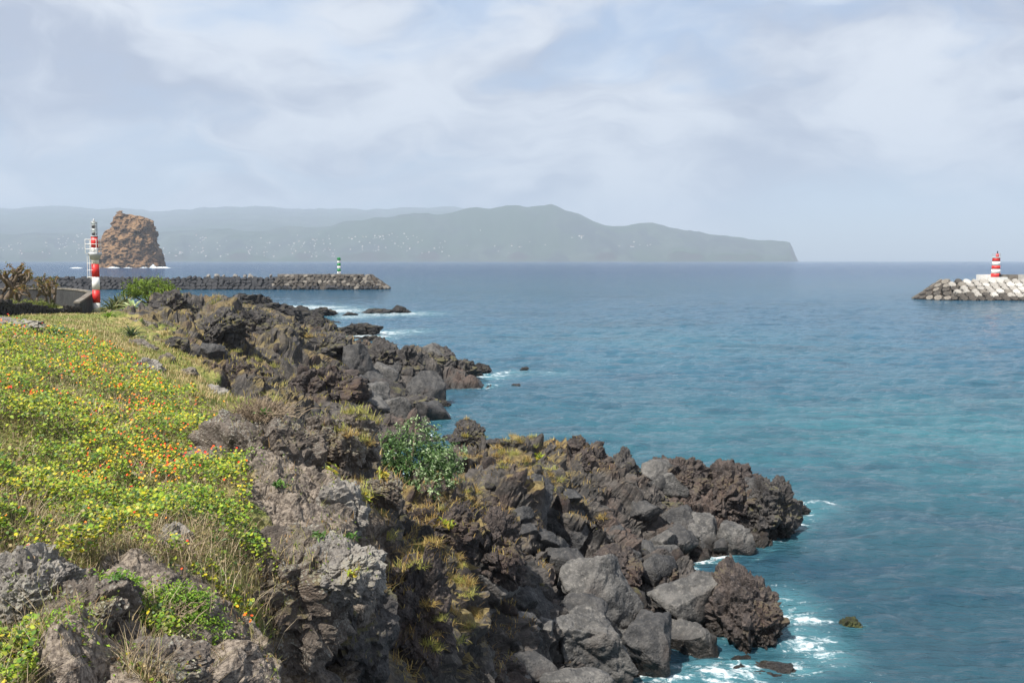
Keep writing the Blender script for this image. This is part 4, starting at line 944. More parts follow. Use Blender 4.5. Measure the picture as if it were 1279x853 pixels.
for p, g in zip(pts, gzs):
    rows = max(2, int((p[2] + .25) / .22))
    for r_ in range(rows):
        for side in (-.12, .14):
            mb.box((p[0] - wx + rnd.uniform(-.06, .06), p[1] - wy + side, g - .2 + r_ * .22 - wz), (rnd.uniform(.24, .36), .28, rnd.uniform(.19, .27)), Matrix.Rotation(rnd.uniform(-.35, .35), 3, 'Y') @ Matrix.Rotation(rnd.uniform(-.4, .4), 3, 'Z'), .035)
setting(mb.build('lava_stones', M['lava_far'], wall), 'stuff')
def slab_wall(name, label, pts, thick):
    P_ = smooth_path(pts, 1.5); o = thing(name, label, 'wall', (P_[0][0], P_[0][1], 5.5)); ox, oy, oz = o.location
    G_ = ground(np.array([p[0] for p in P_]), np.array([p[1] for p in P_]))
    for nm, off0, off1, th, mt in (('wall_body', None, 0, thick, 'armour'), ('coping', 0.003, 0.14, thick + .12, 'concrete')):
        v = []; f = []
        for i, p in enumerate(P_):
            t_ = P_[min(i + 1, len(P_) - 1)] - P_[max(i - 1, 0)]; n_ = np.array((-t_[1], t_[0])); n_ /= np.linalg.norm(n_)
            zt_ = p[2]; zb = G_[i] - .6 if off0 is None else zt_ + off0
            for s_ in (-1, 1):
                for zz in (zb, zt_ + off1): v.append((p[0] + n_[0] * s_ * th / 2 - ox, p[1] + n_[1] * s_ * th / 2 - oy, zz - oz))
        for i in range(len(P_) - 1):
            a = i * 4; f += [(a, a + 4, a + 5, a + 1), (a + 2, a + 3, a + 7, a + 6), (a + 1, a + 5, a + 7, a + 3), (a, a + 2, a + 6, a + 4)]
        e = (len(P_) - 1) * 4; f += [(0, 1, 3, 2), (e, e + 2, e + 3, e + 1)]
        mb = MB(); mb.add(v, f); mb.build(nm, M[mt], o)
def wz_(px, py, d): p = at(px, py, d); return (p.x, p.y, p.z)
slab_wall('retaining_wall', 'grey rendered wall with pale coping running up to the light mast', [wz_(96, 379, 75.6), wz_(104, 374, 78), wz_(112, 368, 82), wz_(114, 366.5, 86)], .35)
slab_wall('retaining_wall', 'back garden wall with pale coping facing the harbour', [wz_(113.5, 365.5, 88), wz_(98, 363, 97), wz_(82, 361.5, 104), wz_(60, 361.5, 108), wz_(-150, 362, 108)], .35)

# ------------------------------------------------------------------ plants
def quads_mesh(name, V, Fq, C):
    me = mesh_np(name, V, Fq, None, False); cattr(me, 'col', C); return me
def leaf_cloud(n, cen, nrm, length, width, cols, rs, curl=0.25):
    """n pointed leaves: two quads folded along the midrib"""
    cen = np.asarray(cen); nrm = nrm / np.linalg.norm(nrm, axis=1)[:, None]
    r = rs.normal(size=(n, 3)); t = np.cross(nrm, r); t /= np.linalg.norm(t, axis=1)[:, None]; s = np.cross(nrm, t)
    l = (np.ones(n) * length)[:, None]; w_ = (np.ones(n) * width)[:, None]
    base, tip = cen - t * l * .5, cen + t * l * .5 - nrm * l * curl
    L1 = cen + s * w_ * .5 + nrm * w_ * .15; R1 = cen - s * w_ * .5 + nrm * w_ * .15
    V = np.stack([base, L1, tip, R1], 1).reshape(-1, 3); Fq = np.arange(n * 4).reshape(n, 4)
    return V, Fq, np.repeat(cols, 4, 0)
def pick(cols, n, rs, jit=0.15):
    c = np.array([lin(*q)[:3] for q in cols])[rs.randint(0, len(cols), n)]
    c = c * (1 + rs.uniform(-jit, jit, (n, 1))); return np.hstack([np.clip(c, 0, 1), np.ones((n, 1))])
def bush(name, label, loc, rad, n_tip, leaves_per, llen, lwid, cols, tipcols, seed, lift=0.0, bark=True):
    rs = np.random.RandomState(seed); o = thing(name, label, 'bush', loc)
    d = rs.normal(size=(n_tip, 3)); d[:, 2] = np.abs(d[:, 2]) * 0.9 - 0.25; d /= np.linalg.norm(d, axis=1)[:, None]
    lump = 1 + 0.55 * fbm(d * 1.9 + seed, 3, .6, seed); rr_ = rs.uniform(.35, 1.0, n_tip) ** .5 * lump
    tips = d * rr_[:, None] * np.array(rad); tips[:, 2] += rad[2] * .55 + lift
    outer = sstep(rr_, .75, 1.15)
    cen = np.repeat(tips, leaves_per, 0) + rs.normal(size=(n_tip * leaves_per, 3)) * llen * .42
    nr = np.repeat(d * .5 + np.array((0, 0, .6)), leaves_per, 0) + rs.normal(size=cen.shape) * .55
    C = pick(cols, len(cen), rs, .25); Ct = pick(tipcols, len(cen), rs, .15)
    f_ = (np.repeat(outer, leaves_per) * rs.uniform(0, 1, len(cen)) > .36)[:, None]; C = np.where(f_, Ct, C)
    V, Fq, CC = leaf_cloud(len(cen), cen, nr, llen * rs.uniform(.7, 1.2, len(cen)), lwid * rs.uniform(.8, 1.2, len(cen)), C, rs)
    link('crown', quads_mesh('crown', V, Fq, CC), M['leaf'], o)
    mb = MB(); rr2 = random.Random(seed)
    for i in range(14):
        k = rr2.randrange(n_tip); tp = Vector(tips[k]); mid = tp * .5 + Vector((rr2.uniform(-.1, .1), rr2.uniform(-.1, .1), -.06)) * rad[0]
        mb.tube([(tp.x * .05, tp.y * .05, -.25), mid, tp], [.045 * rad[0], .03 * rad[0], .012 * rad[0]], 5)
    mb.build('trunk', M['bark'], o, True); return o
pb = at(513, 612, 21.5)
bush('glossy_bush', 'dense glossy green bush with silvery young leaves between lava crags', (pb.x, pb.y, pb.z - .15), (1.06, .9, 1.04), 900, 9, .080, .034,
     [(66, 96, 46), (88, 120, 60), (54, 80, 40), (108, 136, 78)], [(160, 178, 132), (178, 192, 152), (138, 160, 108)], 5)
pb = at(190, 380, 84)
bush('bright_shrub', 'bright yellow-green shrub behind the spiky plants by the mast', (pb.x - .1, pb.y, pb.z + .1), (2.5, 1.7, 1.35), 900, 6, .19, .08,
     [(96, 120, 30), (122, 144, 40), (80, 100, 28)], [(140, 160, 48), (120, 142, 42)], 9)
pb = at(236, 378, 92)
bush('small_shrub', 'small bright green shrub behind the lava crag', (pb.x, pb.y, pb.z - .3), (.5, .4, .5), 120, 6, .14, .06, [(96, 120, 30), (80, 110, 30)], [(130, 150, 48)], 12)
for i, (px, d, lab) in enumerate([(8, 80, 'yellow-green undergrowth below the thick dark gnarled tree'), (30, 82, 'low green undergrowth between the gnarled trees'), (-40, 78, 'green undergrowth at the far end of the garden'), (52, 83, 'small green undergrowth patch before the leaning tree')]):
    x_ = (px - 639.5) / F * d; bush('undergrowth', lab, (x_, d, gz1(x_, d) - .2), (1.3, .9, .6), 260, 6, .16, .06, [(104, 118, 44), (126, 134, 56), (84, 98, 40)], [(148, 150, 70), (128, 140, 54)], 40 + i)
def agave(label, loc, nleaf, length, width, cols, seed, spread=(.25, 1.25), name='agave', group=None):
    rs = random.Random(seed); o = thing(name, label, 'agave', loc, 0, group)
    for i in range(nleaf):
        f = i / nleaf; el_ = spread[1] - (spread[1] - spread[0]) * f + rs.uniform(-.12, .12); az = i * 2.4 + rs.uniform(-.2, .2); l = length * rs.uniform(.8, 1.1) * (.75 + .35 * f)
        dirh = Vector((math.cos(az), math.sin(az), 0)); side = Vector((-math.sin(az), math.cos(az), 0)); v = []; fc = []
        prof_ = [(0, .55), (.25, .9), (.5, 1.0), (.75, .7), (.9, .34), (1.0, .04)]
        for k, (s_, w_) in enumerate(prof_):
            e = el_ - .5 * s_ * s_ * (.5 + f); p = dirh * (l * s_ * math.cos(e)) + Vector((0, 0, l * s_ * math.sin(e) + .02)); nn = Vector((-math.sin(e) * dirh.x, -math.sin(e) * dirh.y, math.cos(e))); hw = width * w_ / 2
            v += [p + side * hw + nn * hw * .55, p, p - side * hw + nn * hw * .55]
            if k: a = (k - 1) * 3; fc += [(a, a + 1, a + 4, a + 3), (a + 1, a + 2, a + 5, a + 4)]
        me = bpy.data.meshes.new('leaf'); me.from_pydata([tuple(q) for q in v], [], fc); me.update()
        c = np.array(lin(*rs.choice(cols))); c[:3] *= rs.uniform(.85, 1.15); cattr(me, 'col', np.tile(c, (len(v), 1)))
        me.polygons.foreach_set('use_smooth', [True] * len(me.polygons)); link('leaf', me, M['leaf'], o)
    return o
def on(px, py, d): p = at(px, py, d); return (p.x, p.y, gz1(p.x, p.y))
agave('blue-green agave behind the orange flowers beside the grey rock hump', on(72, 421, 30.5), 16, .62, .10, [(88, 118, 84), (112, 140, 104), (74, 102, 76)], 1)
agave('smaller agave with arching blue-green leaves at the crest of the flower slope', on(106, 427, 29.5), 12, .60, .10, [(84, 116, 88), (104, 132, 100)], 2)
agave('pale striped rosette agave at the foot of the green shrub', on(166, 394, 75), 22, 1.55, .30, [(168, 182, 124), (140, 160, 104), (188, 196, 146)], 3, (.3, 1.3))
agave('small bright green agave on the grass near the mast', on(136, 401, 66), 12, .8, .2, [(132, 160, 60), (112, 144, 50)], 4, (.4, 1.4))
agave('dark spiky agave on the bare grassy bank', on(164, 428, 46), 24, .95, .11, [(58, 74, 48), (76, 92, 58)], 6, (.2, 1.4))
for i, (px, py, d) in enumerate([(141, 388, 77), (149, 387, 78), (157, 386, 80), (146, 383, 82)]):
    agave('dark green spiky yucca-like clump beside the light mast', on(px, py, d), 40, 1.9, .15, [(74, 86, 48), (96, 104, 58), (122, 118, 72), (62, 74, 42)], 20 + i, (-.1, 1.45), 'spiky_plant', 'dark spiky clumps beside the mast')
# gnarled pollarded trees in the walled garden
def gnarled(label, loc, h, lean, seed, nb=5):
    rs = random.Random(seed); o = thing('gnarled_tree', label, 'tree', loc)
    mb = MB(); tips = []
    def limb(p, dr, l, r, lev):
        pts_ = [p]; q = p.copy(); dd = dr.copy()
        for k in range(4):
            dd = (dd + Vector((rs.uniform(-.4, .4), rs.uniform(-.4, .4), rs.uniform(-.15, .3)))).normalized(); q = q + dd * l / 4; pts_.append(q.copy())
        mb.tube(pts_, [r * (1 - .12 * k) for k in range(5)], 7)
        if lev == 0: tips.append((q, dd)); return
        for _ in range(3 if lev == 2 else 2):
            nd = (dd * .7 + Vector((rs.uniform(-1.2, 1.2), rs.uniform(-.7, .7), rs.uniform(-.15, .35)))).normalized(); limb(q, nd, l * rs.uniform(.5, .75), r * .68, lev - 1)
    for i in range(nb): limb(Vector((rs.uniform(-.2, .2), rs.uniform(-.2, .2), -.2)), Vector((lean + rs.uniform(-.5, .5), rs.uniform(-.3, .3), 1)).normalized(), h * .58, .15 * h / 2.2, 2)
    mb.build('trunk', M['bark'], o, True)
    rn = np.random.RandomState(seed); cen = []; nr = []
    for q, dd in tips:
        k = 12; cen.append(np.array(q) + rn.normal(size=(k, 3)) * .11); nr.append(np.array(dd) * .6 + rn.normal(size=(k, 3)) * .6)
    cen = np.concatenate(cen); nr = np.concatenate(nr); C = pick([(132, 104, 58), (110, 106, 52), (150, 112, 62), (88, 96, 44), (140, 128, 66)], len(cen), rn)
    link('crown', quads_mesh('crown', *leaf_cloud(len(cen), cen, nr, .26, .10, C, rn)), M['leaf'], o); return o
gnarled('bare gnarled tree spreading over the garden near the retaining wall', on(62, 384, 84), 2.7, .5, 31, 3)
gnarled('small leaning gnarled tree in the middle of the walled garden', on(44, 381, 86), 2.2, -.3, 35, 2)
gnarled('pale-stemmed gnarled tree with flat crown above the dry stone wall', on(18, 380, 88), 3.3, .25, 33, 3)
gnarled('thick dark gnarled tree at the back of the walled garden', on(2, 380, 86), 3.6, .1, 37, 4)
gnarled('gnarled tree farthest along the dry stone wall', on(-30, 380, 84), 3.4, .1, 39, 3)

# ------------------------------------------------------------------ ground cover on the flower slope
def in_poly(x, y, poly):
    c = np.zeros(len(x), bool); n = len(poly)
    for i in range(n):
        x0, y0 = poly[i]; x1, y1 = poly[(i + 1) % n]
        c ^= ((y0 > y) != (y1 > y)) & (x < (x1 - x0) * (y - y0) / (y1 - y0 + 1e-12) + x0)
    return c
poly = [((p - 639.5) / F * d, d) for p, d in [(-170, 5.6), (150, 5.8), (285, 6.4), (320, 8.2), (345, 10.2), (310, 11.2), (310, 12.4), (270, 15.0), (300, 18.5), (250, 20), (180, 25), (125, 30), (60, 33.5), (-170, 34)]]
rs = np.random.RandomState(3)
def scatter(n, poly, pw=2.0):
    P_ = np.array(poly); xs = []; ys = []; got = 0
    while got < n:
        d = np.exp(rs.uniform(np.log(P_[:, 1].min()), np.log(P_[:, 1].max()), n * 2)); u = rs.uniform((P_[:, 0] / P_[:, 1]).min(), (P_[:, 0] / P_[:, 1]).max(), n * 2)
        x = u * d; k = in_poly(x, d, poly); xs.append(x[k]); ys.append(d[k]); got += k.sum()
    return np.concatenate(xs)[:n], np.concatenate(ys)[:n]
N1 = 150000
x, y = scatter(N1, poly); z, rr_, _ = ground(x, y, True)
Pn = np.stack([x, y, 0 * x], 1)
cov = 1.15 * fbm(Pn / 1.25, 5, .6, 401)               # lush patches against dry gaps
lush = sstep(cov + .25 * (1 - sstep(np.abs(x / y + .37), .08, .2)) - .30 * sstep(10.5 - y, 0, 2.0), -.10, .22)
keep = (rs.uniform(size=N1) < .16 + .84 * lush) & (rr_ < .55)
x, y, z, lush, Pn = x[keep], y[keep], z[keep], lush[keep], Pn[keep]; n = len(x)
mound = np.clip(.10 + .26 * fbm(Pn / .8, 3, .55, 405) + .20 * lush, .02, .55)
hh = mound * rs.uniform(.25, 1.0, n) ** .6
yel = sstep(fbm(Pn / 1.2, 4, .6, 410) + rs.normal(size=n) * .22, -.1, .35)
C1 = pick([(112, 144, 24), (86, 120, 24), (138, 158, 28), (58, 88, 24), (152, 162, 38), (112, 112, 46)], n, rs, .22); C2 = pick([(186, 178, 26), (200, 184, 30), (168, 168, 28), (204, 184, 54)], n, rs, .15); C3 = pick([(146, 124, 84), (120, 104, 62), (160, 142, 98)], n, rs, .2)
C = np.where((rs.uniform(size=n) < yel * .34)[:, None], C2, C1); C = np.where((rs.uniform(size=n) < .62 * (1 - lush))[:, None], C3, C)
nr = np.stack([rs.normal(size=n) * .5 - .15, rs.normal(size=n) * .5 - .25, np.ones(n)], 1)
sz = (.019 + .0008 * y) * rs.uniform(.45, 1.35, n)
nr /= np.linalg.norm(nr, axis=1)[:, None]; r_ = rs.normal(size=(n, 3)); t_ = np.cross(nr, r_); t_ /= np.linalg.norm(t_, axis=1)[:, None]; s_ = np.cross(nr, t_)
cen = np.stack([x, y, z + hh], 1)
ang = [0, 1.05, 2.09, 3.14, 4.19, 5.24]; V = np.stack([cen + (t_ * math.cos(a) + s_ * math.sin(a)) * (sz * .62)[:, None] for a in ang], 1).reshape(-1, 3)
b6 = np.arange(n)[:, None] * 6; Fq = np.concatenate([b6 + np.array([0, 1, 2, 3]), b6 + np.array([0, 3, 4, 5])])
me = quads_mesh('flower_slope_leaves', V, Fq, np.repeat(C, 6, 0)); setting(link('flower_slope_leaves', me, M['leaf']), 'stuff')
# flowers: little five-petalled cups
NF = 1300
x, y = scatter(NF * 5, poly); Pn = np.stack([x, y, 0 * x], 1); g = fbm(Pn / 2.0, 4, .6, 420) + .42 * np.exp(-((x / y + .38) / .10) ** 2) * sstep(y, 11, 14) - .1 + .15 * sstep(y, 16, 24)
k = (g + rs.normal(size=len(x)) * .16 > .30) & ((y > 11) | (rs.uniform(size=len(x)) < .12)); x, y = x[k][:NF], y[k][:NF]; n = len(x); z, rr_, _ = ground(x, y, True)
mound = np.clip(.16 + .26 * fbm(np.stack([x, y, 0 * x], 1) / .8, 3, .55, 405) + .16, .1, .55)
cen = np.stack([x, y, z + mound * rs.uniform(.8, 1.15, n)], 1); C = pick([(255, 90, 16), (255, 70, 26), (255, 120, 16), (255, 150, 24), (240, 56, 24), (255, 176, 30), (250, 190, 40)], n, rs, .05)
sz = (.0115 + .00045 * y) * rs.uniform(.6, 1.2, n); nr = np.stack([rs.normal(size=n) * .35 - .1, rs.normal(size=n) * .35 - .6, np.ones(n)], 1); nr /= np.linalg.norm(nr, axis=1)[:, None]
r_ = rs.normal(size=(n, 3)); t_ = np.cross(nr, r_); t_ /= np.linalg.norm(t_, axis=1)[:, None]; s_ = np.cross(nr, t_)
Vp = []
for i in range(5):
    a = i * 1.2566; d_ = t_ * math.cos(a) + s_ * math.sin(a); e_ = -t_ * math.sin(a) + s_ * math.cos(a); q = sz[:, None]
    Vp.append(np.stack([cen, cen + (d_ * .6 + e_ * .42) * q + nr * q * .3, cen + d_ * q * 1.05 + nr * q * .35, cen + (d_ * .6 - e_ * .42) * q + nr * q * .3], 1))
V = np.stack(Vp, 1).reshape(-1, 3)
setting(link('orange_flowers', quads_mesh('orange_flowers', V, np.arange(len(V)).reshape(-1, 4), np.repeat(C, 20, 0)), M['petal']), 'stuff')
# grass blades and dry stalks
def blades(name, x, y, z, h, wdt, cols, lean=.5, jit=.2):
    n = len(x); az = rs.uniform(0, 6.283, n); ln = rs.uniform(.1, lean, n) * h; b_ = np.stack([x, y, z - .02], 1)
    dv = np.stack([np.cos(az), np.sin(az), 0 * az], 1); sd_ = np.stack([-np.sin(az), np.cos(az), 0 * az], 1) * (wdt / 2)[:, None]
    up_ = np.zeros((n, 3)); up_[:, 2] = 1
    m_ = b_ + dv * (ln * .35)[:, None] + up_ * (h * .6)[:, None]; t_ = b_ + dv * ln[:, None] + up_ * h[:, None]
    V = np.stack([b_ - sd_, b_ + sd_, m_ + sd_ * .75, m_ - sd_ * .75, t_ + sd_ * .15, t_ - sd_ * .15], 1).reshape(-1, 3)
    q = np.arange(n)[:, None] * 6; Fq = np.concatenate([q + np.array([0, 1, 2, 3]), q + np.array([3, 2, 4, 5])])
    return link(name, quads_mesh(name, V, Fq, np.repeat(pick(cols, n, rs, jit), 6, 0)), M['blade'])
x, y = scatter(40000, poly); z, rr_, _ = ground(x, y, True); k = rr_ < .7; x, y, z = x[k], y[k], z[k]
setting(blades('dry_stalks', x, y, z, rs.uniform(.08, .30, len(x)), .004 + .0003 * y, [(172, 154, 122), (146, 126, 98), (128, 112, 82), (118, 118, 66), (190, 174, 144), (110, 94, 72)], 1.6), 'stuff')
gp = [((p - 639.5) / F * d, d) for p, d in [(-170, 36), (60, 35), (125, 31.5), (180, 26.0), (240, 20.5), (268, 15.5), (325, 17), (335, 22), (340, 30), (300, 38), (270, 46), (240, 58), (215, 68), (190, 82), (120, 100), (-170, 104)]]
x, y = scatter(52000, gp); z, rr_, _ = ground(x, y, True); k = (rs.uniform(size=len(x)) > rr_ * 1.4); x, y, z = x[k], y[k], z[k]
dry = fbm(np.stack([x, y, 0 * x], 1) / 6, 4, .6, 430)
dk = dry + rs.normal(size=len(x)) * .12 > .0
for nm, kk, cols in (('turf_grass', ~dk, [(128, 136, 62), (146, 144, 78), (100, 116, 46), (112, 124, 52)]), ('dry_turf', dk, [(176, 156, 112), (156, 136, 92), (140, 126, 78), (188, 168, 128), (124, 120, 66)])):
    xx, yy, zz = x[kk], y[kk], z[kk]
    setting(blades(nm, xx, yy, zz, rs.uniform(.05, .16, len(xx)) * np.clip(60 / yy, .5, 1.2), .006 + .0006 * yy, cols, .9), 'stuff')

# ------------------------------------------------------------------ tufts, twigs and small plants, set down on the real surface
bpy.context.view_layer.update(); dg = bpy.context.evaluated_depsgraph_get()
def drop(x, y, top=40):
    for _ in range(4):
        ok, p, nrm, idx_, ob, _m = scene.ray_cast(dg, Vector((x, y, top)), Vector((0, 0, -1)))
        if not ok: return None
        if ob.name.startswith(('terrain', 'boulder', 'lava_outcrop', 'rubble')): return p, nrm, ob
        if ob.name.startswith('sea'): return None
        top = p.z - .01
    return None
def tuft_mesh(seed, cols, n=120, droop=1.0):
    r2 = np.random.RandomState(seed); V = []; C = []
    az = r2.uniform(0, 6.283, n); el_ = r2.uniform(.35, 1.5, n); l = r2.uniform(.35, 1.0, n); b0 = r2.normal(size=(n, 2)) * .30
    for i in range(n):
        d_ = np.array((math.cos(az[i]), math.sin(az[i]))); s_ = np.array((-d_[1], d_[0], 0)) * .016; pts_ = []
        for s in (0, .4, .75, 1):
            h = math.sin(el_[i]) * s - droop * .55 * s * s * math.cos(el_[i]) ; pts_.append(np.array((*(b0[i] + d_ * l[i] * s * (math.cos(el_[i]) + .25 * s)), l[i] * h)))
        for s, p in enumerate(pts_): w_ = (1, .9, .6, .08)[s]; V += [p - s_ * w_, p + s_ * w_]
    V = np.array(V); b8 = np.arange(n)[:, None] * 8; Fq = np.concatenate([b8 + np.array([0, 1, 3, 2]), b8 + np.array([2, 3, 5, 4]), b8 + np.array([4, 5, 7, 6])])
    me = quads_mesh('grass_tuft', V, Fq, np.repeat(pick(cols, n, r2, .2), 8, 0)); me.materials.append(M['blade']); return me
gold = [tuft_mesh(60 + i, [(166, 138, 76), (150, 118, 62), (180, 156, 94), (140, 128, 64)]) for i in range(3)] + [tuft_mesh(64 + i, [(150, 150, 70), (134, 138, 62), (170, 160, 86)]) for i in range(2)]
tarea = [((545, 760), (25, 35.5), 120, .16, .34, 'golden grass tuft growing on the lava promontory', 'golden tufts on the promontory'),
         ((470, 600), (12.5, 21.5), 70, .12, .26, 'golden grass tuft on the brown bank above the boulders', 'golden tufts on the brown bank'),
         ((390, 500), (12.5, 18), 26, .14, .30, 'pale grass tuft between the grey lichen crags', 'pale tufts between the lichen crags'),
         ((250, 430), (30, 92), 80, .3, .7, 'yellow grass tuft on the lava humps of the middle shore', 'yellow tufts on the middle shore')]
for pa, da, cnt, s0, s1, lab, grp in tarea:
    tries = 0; made = 0; cl = [(rnd.uniform(*pa), math.exp(rnd.uniform(math.log(da[0]), math.log(da[1])))) for _ in range(max(5, cnt // 5))]
    while made < cnt and tries < cnt * 12:
        tries += 1; cpx, cd = rnd.choice(cl); px = cpx + rnd.gauss(0, 14); d = cd * math.exp(rnd.gauss(0, .03)); hit = drop((px - 639.5) / F * d, d)
        if not hit or hit[1].z < .4 or hit[0].z < 2.0 or hit[2].name.startswith('boulder'): continue
        o = link('grass_tuft', rnd.choice(gold), loc=hit[0] - Vector((0, 0, .02))); s = rnd.uniform(s0, s1); o.scale = (s, s, s * rnd.uniform(.7, 1.1)); o.rotation_euler = (0, 0, rnd.uniform(0, 6.3)); tag(o, lab, 'grass tuft', grp); made += 1
def overgrow(n, pa, da, seed, thr, sc, zmin, upmin):
    r2 = np.random.RandomState(seed); d = np.exp(r2.uniform(np.log(da[0]), np.log(da[1]), n)); x = (r2.uniform(pa[0], pa[1], n) - 639.5) / F * d
    k = fbm(np.stack([x, d, 0 * x], 1) / sc, 4, .6, seed) > thr; out = []
    for a, b_ in zip(x[k], d[k]):
        h_ = drop(a, b_)
        if h_ and h_[1].z > upmin and h_[0].z > zmin and not h_[2].name.startswith('boulder'): out.append(h_[0][:])
    return np.array(out).T
x, y, z = overgrow(16000, (-20, 470), (6.4, 17.5), 601, .02, .5, 4, .35)
setting(blades('crevice_grass', x, y, z, rs.uniform(.04, .15, len(x)), .004 + .0003 * y, [(150, 134, 96), (128, 124, 66), (112, 120, 54), (172, 152, 112), (136, 108, 66)], 1.4), 'stuff')
x, y, z = overgrow(11000, (-20, 460), (6.4, 17.5), 605, .10, .45, 4, .45); n = len(x)
V, Fq, CC = leaf_cloud(n, np.stack([x, y, z + rs.uniform(.0, .06, n)], 1), np.stack([rs.normal(size=n) * .5, rs.normal(size=n) * .5 - .2, np.ones(n)], 1), .03 + .0008 * y, .016 + .0004 * y, pick([(112, 128, 46), (132, 140, 56), (96, 112, 44), (128, 100, 60), (150, 146, 120)], n, rs, .2), rs)
setting(link('crevice_leaves', quads_mesh('crevice_leaves', V, Fq, CC), M['leaf']), 'stuff')
x, y, z = overgrow(26000, (470, 770), (12.5, 36), 611, .02, 1.3, 2.2, .35)
setting(blades('golden_grass', x, y, z, rs.uniform(.05, .17, len(x)), .006 + .0004 * y, [(166, 138, 78), (146, 116, 62), (182, 158, 96), (140, 128, 64), (128, 100, 58)], 1.5), 'stuff')
x, y, z = overgrow(16000, (200, 440), (30, 95), 617, .06, 2.6, 2.2, .35)
setting(blades('yellow_grass', x, y, z, rs.uniform(.08, .28, len(x)), .01 + .0005 * y, [(156, 140, 74), (140, 132, 64), (124, 122, 56), (170, 150, 88)], 1.3), 'stuff')
# dead twiggy shrubs
def twigs(label, px, py, d, w_, h_, seed, n=150, th=1.0):
    p = at(px, py, d); hit = drop(p.x, p.y); zz = hit[0].z if hit else p.z
    rs2 = random.Random(seed); mb = MB()
    for i in range(n):
        a = Vector((rs2.gauss(0, .4) * w_, rs2.gauss(0, .35) * w_, -.05)); dr = Vector((rs2.uniform(-1, 1), rs2.uniform(-1, 1), rs2.uniform(.15, 1))).normalized(); l = h_ * rs2.uniform(.5, 1.3)
        b_ = a + dr * l * .5 + Vector((rs2.gauss(0, .06), rs2.gauss(0, .06), .02)) * l; c_ = b_ + (dr + Vector((rs2.gauss(0, .4), rs2.gauss(0, .4), rs2.gauss(-.2, .3)))) * l * .5
        mb.tube([a, b_, c_], [.005 * th, .004 * th, .0024 * th], 3)
    o = mb.build('dead_shrub', M['twig'], None, False, (p.x, p.y, zz)); return tag(o, label, 'dead shrub')
twigs('tangle of dry twigs capping the big rough lava lump', 325, 545, 15.0, .50, .34, 1, 620, 1.3)
twigs('dry fallen stems over the top of the overhanging outcrop', 320, 680, 10.6, .48, .26, 2, 420)
twigs('dead stems heaped beside the bright green moss', 212, 770, 8.2, .32, .2, 3, 170)
twigs('grey dead stems round the small pale rock', 215, 705, 9.4, .28, .24, 4, 110)
twigs('thin brown dead shrub low on the flower slope', 150, 640, 11.2, .34, .24, 5, 170)
twigs('dead brown shrub far up the flower slope', 15, 475, 20.5, .7, .3, 6, 140)
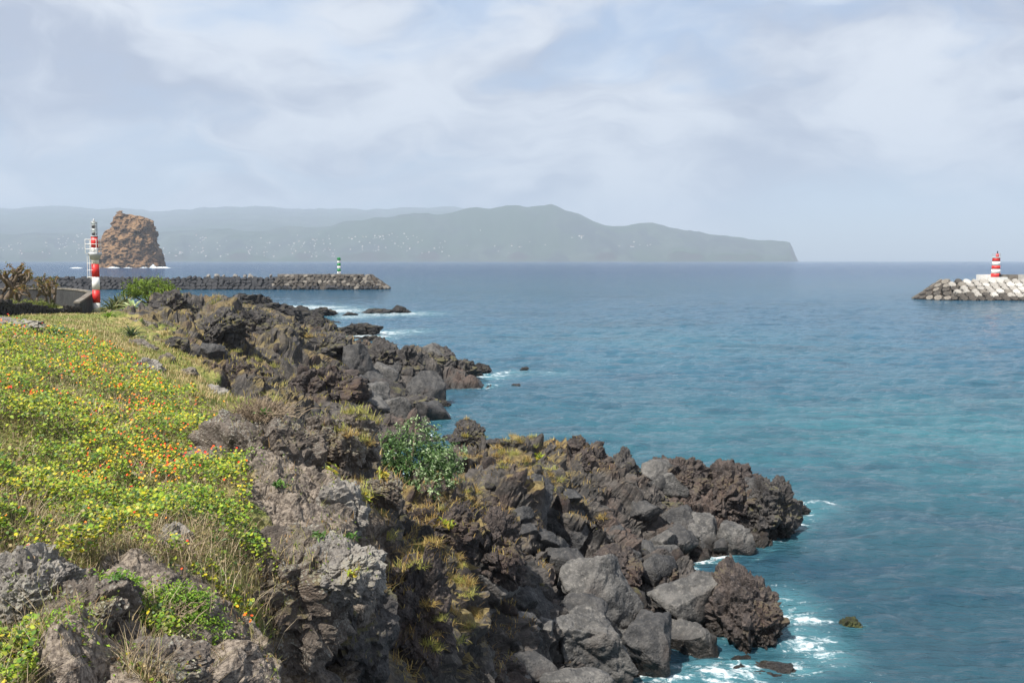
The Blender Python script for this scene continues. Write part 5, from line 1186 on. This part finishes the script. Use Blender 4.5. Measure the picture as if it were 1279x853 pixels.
# ferns and little leafy plants on the crags
fern_c = [[(142, 156, 44), (166, 150, 50)], [(74, 112, 44), (96, 130, 52)]]
for i, (px, py, d, q) in enumerate([(380, 730, 9.6, 0), (440, 715, 9.9, 0), (398, 705, 10.3, 1), (410, 770, 9.6, 1), (300, 700, 10.2, 1), (250, 780, 8.4, 1), (455, 660, 13.2, 0), (415, 600, 14.5, 0), (480, 660, 15, 0), (330, 575, 14.8, 1), (300, 620, 13.2, 1), (560, 690, 18.6, 0), (545, 640, 20.4, 0), (535, 700, 16.8, 0), (75, 735, 7.9, 0), (120, 740, 8.0, 0), (60, 800, 7.2, 1), (150, 770, 7.7, 1), (350, 640, 12.6, 1), (675, 575, 33, 0), (440, 820, 10.4, 1), (270, 720, 9.8, 1)]):
    p = at(px, py, d); hit = drop(p.x, p.y)
    if not hit: continue
    n_ = 26; r2 = np.random.RandomState(500 + i); s = d / F * 16
    cen = r2.normal(size=(n_, 3)) * np.array((.30, .30, .18)) * s + np.array((0, 0, .3 * s)); nr = r2.normal(size=(n_, 3)) * .6 + np.array((0, -.2, 1))
    V, Fq, CC = leaf_cloud(n_, cen, nr, s * .55, s * .2, pick(fern_c[q], n_, r2, .2), r2)
    o = link('leafy_plant', quads_mesh('leafy_plant', V, Fq, CC), M['leaf'], loc=hit[0])
    where = 'on the promontory crest' if px > 600 else ('on the brown bank above the boulders' if px > 470 else ('on the rocks at the foot of the flower slope' if px < 290 else ('on the overhanging lichen outcrop' if py > 650 else 'on the lava lumps by the glossy bush')))
    tn = ['yellowing', 'fresh green'][q]; tag(o, 'small %s leafy plant %s' % (tn, where), 'plant', '%s plants %s' % (tn, where))
# bright green mossy mats low on the slope
mx = []; my = []; mz = []
for px, py, d, sp_ in [(180, 775, 8.0, .16), (245, 770, 8.3, .15), (30, 830, 6.9, .25), (215, 765, 8.2, .14), (280, 610, 13.4, .2), (185, 505, 18.5, .5)]:
    p = at(px, py, d)
    for _ in range(900):
        xx, yy = rnd.gauss(p.x, sp_), rnd.gauss(p.y, sp_ * .8); mx.append(xx); my.append(yy)
mx, my = np.array(mx), np.array(my); hz = np.array([(lambda h_: h_[0].z if h_ else -9)(drop(a, b_)) for a, b_ in zip(mx, my)]); k = hz > 2; mx, my, hz = mx[k], my[k], hz[k]; n = len(mx)
V, Fq, CC = leaf_cloud(n, np.stack([mx, my, hz + rs.uniform(.01, .09, n)], 1), np.stack([rs.normal(size=n) * .5, rs.normal(size=n) * .5 - .2, np.ones(n)], 1), .035, .018, pick([(116, 148, 40), (138, 164, 52), (96, 132, 38)], n, rs, .2), rs)
setting(link('mossy_mats', quads_mesh('mossy_mats', V, Fq, CC), M['leaf']), 'stuff')

# ------------------------------------------------------------------ air
mb = MB(); mb.box((-2500, 8350, 470), (36000, 16900, 944)); hz_o = setting(mb.build('haze', None), 'stuff')
hm_ = bpy.data.materials.new('haze'); hm_.use_nodes = True; t = NT(hm_.node_tree); t.n.clear()
pv = t.n.new('ShaderNodeVolumePrincipled'); pv.inputs['Color'].default_value = (0.70, 0.83, 0.99, 1); pv.inputs['Density'].default_value = 1.0e-4; pv.inputs['Anisotropy'].default_value = 0.0
mo = t.n.new('ShaderNodeOutputMaterial'); t.link(pv.outputs[0], mo.inputs['Volume']); hz_o.data.materials.append(hm_)
print('breakwater A parts', nst)
print('TRIANGLES', sum(len(m_.loops) - 2 * len(m_.polygons) for m_ in bpy.data.meshes))
